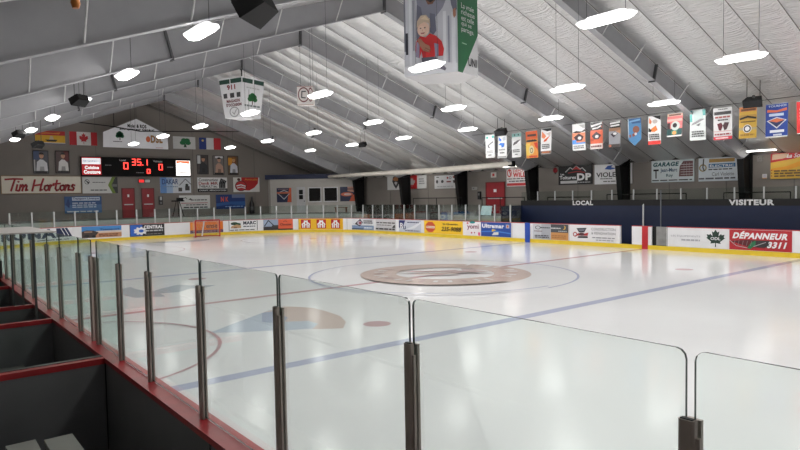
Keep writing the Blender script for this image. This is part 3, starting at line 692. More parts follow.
def script_text(col, w=.10):
    """brush script drawn as strokes, letter by letter"""
    G = {'T': [[(-.12,.92),(.35,.97),(.85,.95)],[(.42,.93),(.3,.5),(.18,.02)]], 'i': [[(.08,.5),(.0,.06),(.12,.02),(.2,.12)],[(.14,.72),(.16,.76)]],
         'm': [[(.05,.5),(-.04,.02)],[(0,.25),(.16,.5),(.22,.42),(.12,.02)],[(.17,.25),(.34,.5),(.4,.4),(.32,.05),(.44,.08)]],
         'H': [[(.16,.9),(-.02,.0)],[(.66,.98),(.52,.5),(.44,.03),(.56,.1)],[(.06,.42),(.56,.52)]], 'o': [[(.24,.46),(.08,.4),(.02,.15),(.12,.02),(.26,.1),(.3,.34),(.22,.46),(.36,.4)]],
         'r': [[(.04,.5),(-.04,.02)],[(.0,.25),(.12,.46),(.26,.46)]], 't': [[(.16,.86),(.04,.2),(.1,.02),(.22,.08)],[(-.08,.56),(.34,.6)]],
         'n': [[(.05,.5),(-.04,.02)],[(0,.25),(.16,.48),(.24,.42),(.16,.05),(.28,.08)]], 's': [[(.26,.44),(.14,.5),(.08,.38),(.2,.2),(.14,.04),(-.04,.06)]]}
    adv = {'T': .52, 'i': .24, 'm': .58, 'H': .74, 'o': .4, 'r': .32, 't': .32, 'n': .36, 's': .36, ' ': .22}
    tot = sum(adv[c] for c in 'Tim Hortons'); out = []; x = 0
    for c in 'Tim Hortons':
        for st in G.get(c, []):
            out.append(('l', [(.075+.85*(x+p[0]*1.12)/tot, .15+.70*p[1]) for p in st], w, col))
        x += adv[c]
    return out
SG = 'signs on the end wall'; CR = (228, 220, 204)
wsign((1, 176, 81, 193.5), 'end', 'wall_sign', 'long cream sign with red brush-script lettering on the left end wall', 'sign', CR, [('r', 0, 0, 1, .012, (160, 120, 60))]+script_text((160, 24, 32)), frame=paint((150, 120, 80), .5), group=SG)
wsign((82.3, 177, 117.5, 193.3), 'end', 'wall_sign', 'light grey sign with green and black chevron at its right end', 'sign', (214, 214, 212),
      [('p', [(.72, .5), (.84, 1), (.94, 1), (.82, .5), (.94, 0), (.84, 0)], (112, 136, 50)), ('p', [(.82, .5), (.94, 1), (1, 1), (1, 0), (.94, 0)], (50, 52, 50)), ('o', .13, .7, .07, .15, .2, (60, 60, 60)), ('p', [(.06, .84), (.2, .66), (.16, .58)], K_), ('r', .84, .4, .98, .56, (110, 110, 104))]+greek(.28, .62, .64, .72, 1, (120, 120, 120))+greek(.22, .14, .68, .26, 1, (70, 70, 70)), group=SG)
wsign((64.5, 196.3, 101.5, 213), 'end', 'wall_sign', 'blue sky-coloured sign with white heading below the cream sign', 'sign', (78, 118, 168),
      [('r', 0, .5, 1, 1, (52, 88, 142)), ('p', [(.02, .5), (.1, .9), (.14, .55), (.12, .3)], (40, 66, 120)), ('r', .2, .74, .95, .95, (196, 208, 224)), ('t', 'Transport Lévesque', .22, .77, .93, .93, (40, 60, 110))]+greek(.2, .3, .85, .66, 3, (190, 206, 226))+greek(.05, .04, .9, .16, 1, (220, 226, 232)), group=SG)
wsign((160, 177.5, 190.7, 193), 'end', 'wall_sign', 'white sign fading to blue at left with house outline', 'sign', (216, 220, 226),
      [('r', 0, 0, .2, 1, (96, 140, 200)), ('r', .2, 0, .4, 1, (160, 186, 218)), ('t', 'DAKAR', .06, .56, .58, .9, (30, 60, 120)), ('l', [(.62, .5), (.82, .9), (1., .55)], .045, (90, 90, 90)), ('r', .58, .1, .7, .34, (70, 64, 62)), ('r', .8, .16, .95, .44, (60, 54, 56)), ('c', .86, .5, .05, .1, K_)]+greek(.1, .36, .55, .46, 1, (120, 140, 170)), group=SG)
wsign((197.3, 177.5, 227, 192), 'end', 'wall_sign', 'white sign with black lettering, striped arc mark and black bottom strip', 'sign', (226, 226, 226),
      [('r', 0, 0, 1, .24, K_), ('t', 'Construction', .04, .74, .68, .93, (60, 60, 64)), ('t', 'Dan& MiR', .04, .5, .68, .7, (150, 30, 36)), ('t', 'THIBAULT inc.', .04, .3, .66, .46, K_), ('t', 'CONST. RÉNOVATION', .05, .07, .95, .18, W_)]+[('l', [(.74+.055*k, .3), (.74+.055*k, .6), (.8+.05*k, .9-.05*k)], .1, K_) for k in range(4)], group=SG)
wsign((233.2, 177.5, 259.2, 192), 'end', 'wall_sign', 'white sign with large red disc and bear-like outline', 'sign', (226, 224, 220),
      [('p', [(.3, 1), (.96, 1), (.94, .6), (.8, .3), (.6, .1), (.3, .14)], (190, 34, 38)), ('c', .28, .42, .22, .36, (196, 50, 52)), ('o', .28, .42, .22, .36, .12, (70, 26, 30)), ('l', [(.12, .42), (.28, .5), (.44, .4)], .08, W_), ('l', [(.14, .28), (.3, .34), (.44, .26)], .07, W_), ('c', .2, .86, .06, .1, (80, 40, 40)), ('t', 'Amicale', .42, .8, .92, .93, (220, 150, 60))], group=SG)
wsign((179.3, 195.3, 209.8, 209), 'end', 'wall_sign', 'white lower sign with black bird mark and thin red line', 'sign', (222, 222, 220),
      [('l', [(.1, .78), (.2, .84), (.24, .74)], .05, (60, 60, 64)), ('p', [(.28, .66), (.36, .8), (.4, .7)], K_), ('r', .05, .42, .92, .46, (180, 60, 60))]+greek(.36, .6, .9, .72, 1, K_)+greek(.2, .26, .88, .36, 1, (60, 60, 60))+greek(.12, .06, .9, .2, 1, (30, 30, 30)), group=SG)
wsign((216, 194.5, 244.8, 208.7), 'end', 'wall_sign', 'deep blue lower sign with two orange letters', 'sign', (26, 58, 122), [('t', 'N K', .16, .5, .42, .84, (230, 96, 54)), ('r', .54, .76, 1, 1, (110, 124, 160)), ('p', [(0, .2), (.5, .3), (1, .22), (1, .5), (.5, .5), (0, .4)], (44, 92, 160))]+greek(.3, .1, .92, .22, 1, (120, 160, 210)), group=SG)
# flags (cloth with small ripples is too flat to show at this range: thin hung sheets)
FG = 'flags on the end wall'
wsign((35, 131, 65, 144.5), 'end', 'flag', 'yellow and red flag with black ship and gold lion, left end wall', 'flag', (226, 176, 40),
      [('r', 0, .68, 1, 1, (182, 36, 36)), ('p', [(.15, .76), (.3, .9), (.6, .86), (.85, .92), (.8, .76), (.5, .8)], (214, 120, 50)), ('p', [(.32, .36), (.4, .22), (.68, .22), (.74, .36)], (34, 28, 26)), ('p', [(.46, .36), (.5, .64), (.58, .62), (.62, .36)], (214, 190, 150)), ('r', 0, 0, 1, .1, (110, 110, 120)), ('r', .0, .1, 1, .14, W_)], .02, group=FG, panel_name='cloth')
wsign((69.3, 132, 97, 145.3), 'end', 'flag', 'red and white flag with red maple leaf', 'flag', (224, 220, 218), [('r', 0, 0, .26, 1, (186, 30, 40)), ('r', .77, 0, 1, 1, (186, 30, 40)), ('p', maple(.51, .52, .34, .82), (186, 30, 40))], .02, group=FG, panel_name='cloth')
wsign((173, 136.7, 195.3, 149), 'end', 'flag', 'white flag with green tree beside the scoreboard', 'flag', (206, 206, 204), [('p', [(.46, .14), (.6, .14), (.57, .4), (.5, .4)], (40, 84, 54))]+[('c', .54+a, .5+b, .13, .17, (26, 110, 60)) for a, b in ((-.12, 0), (.12, 0), (-.06, .2), (.08, .2))], .02, group=FG, panel_name='cloth')
wsign((198.9, 138, 220.6, 149.5), 'end', 'flag', 'blue, white and red tricolour flag with small star', 'flag', (214, 214, 214), [('r', 0, 0, .33, 1, (36, 58, 130)), ('r', .67, 0, 1, 1, (196, 40, 48)), ('c', .17, .75, .05, .09, (226, 200, 110))], .02, group=FG, panel_name='cloth')
# player photographs
PG = 'framed player photographs on the end wall'
def player(px, label, bg, hair, jersey, skin=(206, 160, 130), extra=()):
    wsign(px, 'end', 'player_photograph', label, 'photograph', bg, list(extra)+[('p', [(.18, .1), (.24, .5), (.45, .62), (.66, .6), (.9, .46), (.95, .1)], jersey), ('p', [(.4, .1), (.44, .3), (.7, .3), (.72, .1)], tuple(int(c*.7) for c in jersey)),
          ('c', .55, .78, .15, .12, skin), ('p', ell(.55, .83, .17, .1, 10, 0, 180), hair), ('c', .5, .78, .02, .012, K_), ('c', .6, .78, .02, .012, K_), ('r', .51, .71, .6, .72, (140, 70, 60)), ('r', .1, 0, .9, .1, (40, 38, 40))], .04, paint((34, 32, 32), .4), PG)
player((33.2, 150.8, 48.2, 173.3), 'photo of a player in white jersey, left of the pair above the cream sign', (92, 92, 100), (40, 30, 26), (226, 226, 230), extra=[('r', 0, .6, .4, 1, (70, 84, 120)), ('r', .04, .1, .12, .6, (190, 190, 190))])
player((55.5, 151, 69, 173), 'photo of a dark-haired player in white, right of the pair', (96, 78, 76), (36, 26, 24), (230, 228, 226), extra=[('r', .6, .55, 1, 1, (110, 50, 50))])
player((197, 155.2, 208, 174), 'photo of a capped player in black, left of the trio', (74, 66, 64), (60, 50, 44), (40, 40, 46), (196, 140, 110), extra=[('r', .0, .55, .3, .98, (200, 200, 200))])
player((213, 156, 223.7, 174.6), 'close-up photo of a dark-haired person, middle of the trio', (124, 116, 112), (40, 30, 28), (190, 150, 130), (206, 156, 130), extra=[('r', .2, .88, .9, 1, (220, 220, 220))])
player((227.8, 156, 238, 174.7), 'photo of players in white and orange, right of the trio', (110, 88, 64), (150, 100, 40), (214, 214, 224), (206, 160, 110), extra=[('r', 0, .5, .4, .9, (220, 150, 50)), ('r', .4, .55, .8, .95, (130, 74, 40))])
# far wall signs
FW = 'signs on the bench-side wall'
wsign((387.8, 175.5, 408.3, 189.8), 'far', 'wall_sign', 'white sign with dark crowned lion crest', 'sign', (222, 222, 220), [('p', [(0.29, .9), (0.41, .98), (0.57, .9), (0.61, .6), (0.53, .3), (0.43, .06), (0.33, .3), (0.25, .6)], (40, 42, 44)), ('p', [(0.27, .76), (0.41, .92), (0.59, .78), (0.51, .62), (0.35, .62)], (170, 112, 66)), ('p', [(0.35, .5), (0.43, .58), (0.51, .5), (0.43, .3)], (200, 200, 200))], group=FW)
wsign((411, 175.3, 426.8, 188.6), 'far', 'wall_sign', 'white sign with red left panel and grey maple leaf', 'sign', (222, 222, 222), [('r', 0, 0, .42, 1, (196, 30, 36)), ('p', maple(.1, .5, .42, .7), (190, 190, 190))]+greek(.55, .3, .9, .8, 3, (150, 150, 150)), group=FW)
wsign((435, 175.3, 457.5, 188.5), 'far', 'wall_sign', 'white sign with two rows of small dark club logos', 'sign', (220, 220, 222), [('c', .12, .54, .05, .14, (50, 50, 56)), ('c', .36, .54, .06, .12, (60, 60, 64)), ('p', [(.82, .6), (.92, .62), (.94, .44), (.86, .38)], (44, 44, 50)), ('r', .55, .46, .74, .56, (130, 50, 54)), ('c', .6, .8, .04, .08, (150, 44, 50)), ('o', .72, .8, .05, .1, .3, (60, 60, 66)), ('r', .1, .84, .22, .9, (90, 90, 90)), ('c', .88, .84, .05, .08, (150, 60, 60))]+greek(.12, .12, .85, .2, 1, (150, 150, 154)), group=FW)
wsign((507, 168, 531, 186.3), 'far', 'wall_sign', 'white sign with big red lettering right of the red double door', 'sign', (224, 222, 222), [('t', 'DÉPÔT', .28, .78, .8, .96, (190, 40, 44)), ('t', '*WILLIE', .28, .5, .98, .76, (190, 40, 44)), ('o', .13, .74, .1, .22, .3, (190, 40, 44)), ('l', [(.12, .9), (.2, .6)], .06, (190, 40, 44)), ('r', .02, .04, .98, .18, (196, 50, 54))]+greek(.04, .38, .95, .46, 1, (40, 44, 60))+greek(.12, .24, .9, .34, 1, (40, 44, 60)), group=FW)
wsign((559, 165, 592.5, 184.5), 'far', 'wall_sign', 'black sign with white and red mountain roof outline', 'sign', (26, 26, 28), [('l', [(.22, .66), (.36, .88), (.44, .78), (.54, .94), (.66, .78), (.72, .84), (.82, .66)], .05, (190, 190, 190)), ('p', [(.42, .76), (.54, .94), (.7, .7), (.56, .78)], (190, 40, 44)), ('l', [(.3, .6), (.56, .66), (.8, .6)], .04, (170, 36, 40)), ('t', 'Les', .07, .5, .18, .6, W_), ('t', 'Toitures', .04, .28, .54, .46, W_), ('t', '*DP', .57, .2, .98, .56, (226, 226, 226)), ('r', .07, .06, .58, .2, (200, 200, 200))]+greek(.6, .06, .96, .15, 1, (170, 170, 170)), group=FW)
wsign((595, 164, 632.5, 184), 'far', 'wall_sign', 'white sign with blue swoosh and serif lettering behind a black column', 'sign', (226, 226, 228), [('p', [(.28, .76), (.36, .92), (.5, .94), (.46, .84), (.6, .78), (.44, .72)], (44, 88, 170)), ('t', 'VIOLETTE', .05, .36, .92, .6, K_)]+greek(.16, .24, .5, .32, 1, (90, 90, 90))+greek(.25, .1, .8, .18, 1, (60, 60, 60)), group=FW)
wsign((652, 160, 694.5, 182), 'far', 'wall_sign', 'pale sign with teal slanted lettering and brick wall drawing', 'sign', (206, 216, 218),
      [('t', '*GARAGE', .03, .72, .64, .92, (30, 84, 92), .25), ('t', 'Jean-Marc', .22, .42, .62, .64, (24, 66, 100)), ('t', 'Roy', .36, .2, .52, .38, (24, 80, 90)), ('r', .05, .52, .18, .6, K_), ('r', .1, .18, .13, .56, K_), ('p', [(.66, .24), (.98, .24), (.98, .92), (.76, .92), (.68, .7)], (104, 66, 68))]+
      [('r', .7, .32+.11*k, .98, .34+.11*k, (206, 200, 200)) for k in range(5)]+[('r', .78+.06*k, .26, .785+.06*k, .86, (190, 180, 180)) for k in range(3)]+greek(.03, .05, .97, .13, 1, K_), group=FW)
wsign((699, 157.5, 738, 181), 'far', 'wall_sign', 'pale sign with gold heading and blue band left of the front column', 'sign', (206, 214, 220),
      [('t', 'LES ENTREPR.', .28, .8, .93, .95, (168, 130, 60)), ('r', .27, .58, .95, .74, (40, 104, 150)), ('t', 'ÉLECTRO', .3, .6, .92, .72, W_), ('o', .12, .58, .1, .16, .3, (150, 130, 80)), ('l', [(.14, .95), (.12, .6), (.16, .45)], .05, (60, 60, 50)), ('t', 'INDUSTRIEL-COMMERCIAL', .27, .46, .92, .54, K_), ('t', '~Carl Violette', .36, .22, .92, .38, (90, 90, 96)), ('t', '~Tél. : (506) 235-2968', .02, .06, .96, .2, (80, 80, 86))] and
      [('r', .28, .8, .93, .95, (168, 130, 60)), ('r', .27, .58, .95, .74, (40, 104, 150)), ('t', 'ÉLECTRIC', .3, .6, .92, .72, W_), ('o', .12, .58, .1, .16, .3, (150, 130, 80)), ('l', [(.14, .95), (.12, .6), (.16, .45)], .05, (60, 60, 50)), ('t', '~Carl Violette', .36, .22, .92, .38, (90, 90, 96))]+greek(.27, .46, .92, .54, 1, K_)+greek(.02, .06, .96, .18, 1, (90, 90, 96)), group=FW)
wsign((771, 152.5, 812, 178.5), 'far', 'wall_sign', 'yellow sign with red top band and white slanted wordmark, right edge', 'sign', (222, 178, 64),
      [('p', [(0, .64), (.3, .7), (.6, .76), (1, 1), (0, 1)], (196, 44, 44)), ('p', [(.03, .74), (.3, .78), (.5, .86), (.4, .98), (.05, .96)], (214, 180, 150)), ('t', 'La Source', .4, .8, .98, .97, W_, .3), ('p', [(0, .4), (.4, .48), (1, .8), (1, .6), (.5, .36), (0, .32)], (232, 160, 40))]+greek(.1, .06, .9, .36, 3, (110, 86, 50))+[('r', .03, .1+.11*k, .06, .14+.11*k, (150, 60, 40)) for k in range(3)], group=FW)

# doors and exit signs of the end wall / far wall
def door(px, plane, name, label_n, zb=FLOORZ, double=False):
    F, w, h = wallrect(px, plane); O = F(0, 0, 0); z1 = F(0, 1, 0).z
    mb = MB(); U = (F(1, 0, 0)-F(0, 0, 0)).normalized(); N = (F(0, 0, 1)-F(0, 0, 0))
    def bx(u0, u1, z0_, z1_, n0, n1, m, mb=mb):
        p = []
        for z in (z0_, z1_):
            for (u, n) in ((u0, n0), (u1, n0), (u1, n1), (u0, n1)): q = O+U*u+N*n; p.append((q.x, q.y, z))
        mb.hexa(p, m)
    dred = paint((150, 26, 36), .45, 0, .06, 3.)
    bx(0, w, zb, z1, 0, .05, dred)
    if double: bx(w/2-.012, w/2+.012, zb, z1, .05, .053, paint((110, 20, 26), .5))
    o = struct(mb, name)
    mb2 = MB(); bx(.1*w, .9*w, zb+.98, zb+1.05, .05, .1, ALU, mb2); k = mb2.build('push_bar'); k.parent = o
    mb3 = MB(); bx(-.07, 0, zb, z1+.07, 0, .07, paint((120, 30, 34), .5), mb3); bx(w, w+.07, zb, z1+.07, 0, .07, paint((120, 30, 34), .5), mb3); bx(-.07, w+.07, z1, z1+.07, 0, .07, paint((120, 30, 34), .5), mb3)
    k = mb3.build('door_frame'); k.parent = o
    mb4 = MB(); bx(.42*w, .58*w, z1-.62, z1-.42, .05, .058, pr(W_), mb4); k = mb4.build('notice'); k.parent = o
door((122.8, 189, 133.8, 214), 'end', 'door_1', 0); door((142.6, 189, 153.4, 214), 'end', 'door_2', 0); door((487, 183, 504.6, 214), 'far', 'door_3', 0, double=True)
F, w, h = wallrect((138, 179.3, 150, 182.8), 'end')
t = thing('exit_sign', 'small dark lit sign above and between the two red end doors', 'exit sign', tuple(F(.5, 0, 0)))
mb = MB(); mb.hexa([F(0, 0, 0), F(1, 0, 0), F(1, 0, .12), F(0, 0, .12), F(0, 1, 0), F(1, 1, 0), F(1, 1, .12), F(0, 1, .12)], pr((70, 66, 64))); mb.build('housing', t)
mb = MB(); add_shape(mb, ('r', .04, .1, .46, .9, glow((230, 40, 40), 1.0)), F, .124, w/h); mb.build('red_face', t)
mb = MB(); add_shape(mb, ('r', .55, .1, .96, .9, pr((206, 206, 206))), F, .124, w/h); mb.build('white_face', t)
wsign((491.3, 172.3, 496.5, 177.5), 'far', 'exit_sign', 'small white square sign with red mark above the red double door', 'sign', (216, 212, 208), [('r', .3, .25, .7, .75, (196, 60, 60))])
# small wall fittings
def wallbox(px, plane, name, label, cat, m, d=.12, detail=None):
    F, w, h = wallrect(px, plane); t = thing(name, label, cat, tuple(F(.5, 0, 0)))
    mb = MB(); mb.hexa([F(0, 0, 0), F(1, 0, 0), F(1, 0, d), F(0, 0, d), F(0, 1, 0), F(1, 1, 0), F(1, 1, d), F(0, 1, d)], m); mb.build('case', t)
    if detail:
        mb = MB()
        for s in detail: add_shape(mb, s, F, d+.004, w/h)
        mb.build('face_detail', t)
wallbox((158.7, 196.3, 162.3, 204.8), 'end', 'wall_telephone', 'small black and white phone box right of the second red door', 'telephone', pr((50, 48, 48)), .12, [('r', .2, .55, .8, .95, (200, 200, 200)), ('r', .25, .1, .75, .35, (130, 130, 130))])
wallbox((131.8, 195.5, 133.8-.0, 198.6), 'end', 'door_switch', 'tiny dark control box between the red end doors', 'switch', pr((50, 48, 48)), .06, [('r', .3, .3, .7, .7, (160, 60, 60))]) if False else None
wallbox((757.8, 156, 763.3, 161.3), 'far', 'junction_box', 'pale electrical junction box under the twin-tube light', 'electrical box', pr((150, 146, 140)), .1, [('c', .3, .7, .08, .08, (90, 90, 90)), ('r', .4, .2, .8, .3, (120, 116, 110))])
wallbox((762.6, 174, 767, 178.7), 'far', 'notice', 'small white notice with orange foot left of the yellow sign', 'notice', pr((214, 210, 206)), .03, [('r', .2, .3, .8, .9, (190, 186, 200)), ('r', 0, 0, 1, .2, (214, 160, 110))])
wallbox((472.8, 186.8, 477.8, 190), 'far', 'junction_box', 'pale wall box left of the red double door', 'electrical box', pr((176, 172, 168)), .1, [('r', .2, .3, .5, .7, (120, 120, 120))])
wallbox((478.7, 191.5, 481.2, 199.4), 'far', 'wall_telephone', 'slim black wall phone left of the red double door', 'telephone', pr((30, 30, 32)), .12, [('r', .2, .5, .8, .8, (120, 120, 120))])
p = at(555.6, 170.3, 1, YF)
t = thing('fire_bell', 'round red alarm bell left of the black mountain sign', 'alarm bell', (p.x, YF, p.z))
mb = MB(); mb.tube([(p.x, YF-.001, p.z), (p.x, YF-.07, p.z), (p.x, YF-.1, p.z)], [.16, .16, .06], paint((150, 26, 36), .35), 16); mb.build('gong', t)
mb = MB(); mb.box((p.x-.04, YF-.06, p.z-.24), (p.x+.04, YF, p.z-.15), STEEL_DK); mb.build('mount', t)
p0, p1 = at(747.6, 155, 1, YF-.05), at(747.3, 178, 1, YF-.05)
mb = MB(); mb.tube([(p0.x, YF-.05, p1.z), (p0.x, YF-.05, roof(YF)-.1)], .05, WHITE, 8); tag(mb.build('conduit_pipe', None, (p0.x, YF-.05, p1.z)), 'white vertical pipe on the wall right of the front column', 'pipe')

# ------------------------------------------------------------------ scoreboard
F, w, h = wallrect((80.4, 158.0, 189.3, 176.5), 'end')
t = thing('scoreboard', 'long black electronic scoreboard with red digits and lit end panels', 'scoreboard', tuple(F(.5, 0, 0)))
D = .3
mb = MB(); mb.hexa([F(0, 0, 0), F(1, 0, 0), F(1, 0, D), F(0, 0, D), F(0, 1, 0), F(1, 1, 0), F(1, 1, D), F(0, 1, D)], paint((7, 6, 7), .7, 0, .06, 6., .25)); mb.build('cabinet', t)
def su(px): return (px-81)/109.5
def sv(py): return (176.8-py)/18.5
RG = glow((255, 84, 74), 1.5)
def seg(mb, x0, y0, x1, y1, ch):
    S = {'a': ((0, 1), (1, 1)), 'b': ((1, 1), (1, .5)), 'c': ((1, .5), (1, 0)), 'd': ((0, 0), (1, 0)), 'e': ((0, 0), (0, .5)), 'f': ((0, .5), (0, 1)), 'g': ((0, .5), (1, .5))}
    D7 = {'0': 'abcdef', '1': 'bc', '3': 'abgcd', '5': 'afgcd'}
    for c in D7[ch]:
        (a, b), (c_, d_) = S[c]; lx, ly = su(x0)+(su(x1)-su(x0))*a, sv(y1)+(sv(y0)-sv(y1))*b; ex, ey = su(x0)+(su(x1)-su(x0))*c_, sv(y1)+(sv(y0)-sv(y1))*d_
        add_shape(mb, ('l', [(lx, ly), (ex, ey)], .05, RG), F, D+.006, w/h)
for ch, (x0, y0, x1, y1) in (('0', (121, 163.6, 124.8, 169.4)), ('3', (129.3, 159.8, 132.3, 165.6)), ('5', (134.6, 159.8, 137.8, 165.6)), ('1', (142, 160, 144.3, 165.6)), ('0', (144.2, 169.8, 146.9, 173.6)), ('0', (156.4, 164.6, 159.8, 169.9))):
    mb = MB(); seg(mb, x0, y0, x1, y1, ch); mb.build('digit', t)
mb = MB(); add_shape(mb, ('r', su(139.4), sv(166), su(140.4), sv(164.9), RG), F, D+.006, w/h); mb.build('decimal_point', t)
for s in (('t', 'Local', su(117), sv(161.9), su(123), sv(160.0), (196, 196, 196)), ('t', 'Visiteurs', su(150.5), sv(162.4), su(160), sv(160.4), (196, 196, 196))):
    mb = MB(); add_shape(mb, s, F, D+.006, w/h); mb.build('lettering', t)
for q in (greek(su(103), sv(166.8), su(110), sv(165.4), 1, (120, 120, 120)), greek(su(165), sv(168), su(172), sv(166.4), 1, (120, 120, 120)), greek(su(133), sv(173.8), su(142), sv(172.4), 1, (130, 130, 130))):
    mb = MB()
    for s in q: add_shape(mb, s, F, D+.006, w/h)
    mb.build('small_print', t)
mb = MB()
for i, s in enumerate([('r', su(81.5), sv(175.6), su(99.2), sv(158.8), glow((150, 26, 34), .8)), ('r', su(81.8), sv(165.4), su(98.8), sv(159.8), glow((226, 228, 232), .9)), ('t', 'BENJAFIELD', su(83), sv(163.8), su(98), sv(161.6), (130, 140, 160)), ('t', '*Cuisine', su(84), sv(170.2), su(97), sv(167), glow((240, 240, 240), .9)), ('t', '*Couture', su(83), sv(174.6), su(98.4), sv(171), glow((240, 240, 240), .9))]):
    add_shape(mb, s, F, D+.006+.004*i, w/h)
o = mb.build('end_panel', t); o['label'] = 'red and white lit panel at the left end'
mb = MB()
for i, s in enumerate([('r', su(174.6), sv(175.8), su(189.8), sv(160.3), glow((255, 250, 246), 2.2)), ('p', [(su(175), sv(163.5)), (su(179), sv(162.4)), (su(184), sv(163)), (su(189), sv(163.6)), (su(189), sv(160.6)), (su(175), sv(160.6))], glow((220, 110, 60), .9)), ('r', su(181), sv(168.3), su(189), sv(167.7), (200, 190, 190)), ('r', su(177), sv(173.2), su(189), sv(172.2), (200, 200, 200))]):
    add_shape(mb, s, F, D+.006+.004*i, w/h)
o = mb.build('end_panel', t); o['label'] = 'glowing white panel with orange top at the right end'

# house-shaped hanging sign by the end wall
X = -32.6; P = [at(x, y, 0, X) for x, y in ((103, 147), (168, 149.5), (167, 135), (136, 119), (103, 132))]
t = thing('hanging_sign', 'white house-shaped hanging sign with green tree and gold letters', 'sign', (X, P[3].y, P[0].z))
mb = MB(); n = 5
yy = [p.y for p in P]; zz = [p.z for p in P]
mb.geo([(X, a, b) for a, b in zip(yy, zz)], [(4, 3, 2, 1, 0)], pr((214, 216, 222))); mb.geo([(X+.08, a, b) for a, b in zip(yy, zz)], [(0, 1, 2, 3, 4)], pr((226, 226, 230)))
mb.geo([(X, a, b) for a, b in zip(yy, zz)]+[(X+.08, a, b) for a, b in zip(yy, zz)], [(i, (i+1) % 5, (i+1) % 5+5, i+5) for i in range(5)], pr((190, 190, 196))); mb.build('panel', t)
A = at(103, 148, 0, X); B = at(168, 148, 0, X); T_ = at(136, 119, 0, X)
FH = flatmap((X, A.y, A.z), (0, B.y-A.y, 0), (0, 0, T_.z-A.z), (1, 0, 0)); asp = (B.y-A.y)/(T_.z-A.z)
mb = MB()
for s in tree_shapes(.25, .42, .13, .3, (26, 100, 66)): add_shape(mb, s, FH, .085, asp)
for s in greek(.15, .2, .3, .25, 1, (90, 90, 90))+greek(.8, .05, .92, .08, 1, (190, 110, 100)): add_shape(mb, s, FH, .085, asp)
add_shape(mb, ('c', .68, .34, .035, .1, (206, 96, 50)), FH, .085, asp); mb.build('emblem', t)
for s in (('t', '*Moisi & ROS', .37, .70, .66, .82, K_), ('t', '*Entrepreneur Général', .25, .59, .78, .69, K_), ('t', '*DSL', .72, .22, .91, .48, (150, 104, 40))):
    mb = MB(); add_shape(mb, s, FH, .09, asp); mb.build('lettering', t)
mb = MB(); mb.tube([(X+.04, T_.y, T_.z), (X+.04, T_.y, roof(T_.y)+.02)], .012, CABLE, 5); mb.build('suspension_cable', t)

# ------------------------------------------------------------------ hanging advertising boxes
def boxface(Pa, Pb, z0, z1, taper=None):
    """maps (u, v) on the upright face from Pa to Pb"""
    U = Vector((Pb[0]-Pa[0], Pb[1]-Pa[1], 0)); N = Vector((U.y, -U.x, 0)).normalized()
    O = Vector((Pa[0], Pa[1], z0)); return flatmap(O, U, (0, 0, z1-z0), N), U.length, z1-z0
ZB = 6.65; ZT = 9.35
H = [tuple(at(x, y, 2, ZB)[:2]) for x, y in ((405, 77), (458, 71.5), (478, 77), (460, 83.5), (423, 84))]
cx_ = sum(p[0] for p in H)/5; cy_ = sum(p[1] for p in H)/5
t = thing('hanging_sign', 'large many-sided hanging advert showing a child in red, beside a green face', 'sign', (cx_, cy_, ZB))
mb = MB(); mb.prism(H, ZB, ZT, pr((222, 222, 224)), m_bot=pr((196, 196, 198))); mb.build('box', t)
Fp, wp, hp = boxface(H[0], H[1], ZB, ZT); ap = wp/hp
mb = MB(); z = .004
JK, JD = (138, 140, 156), (110, 112, 130); SK = (170, 120, 98)
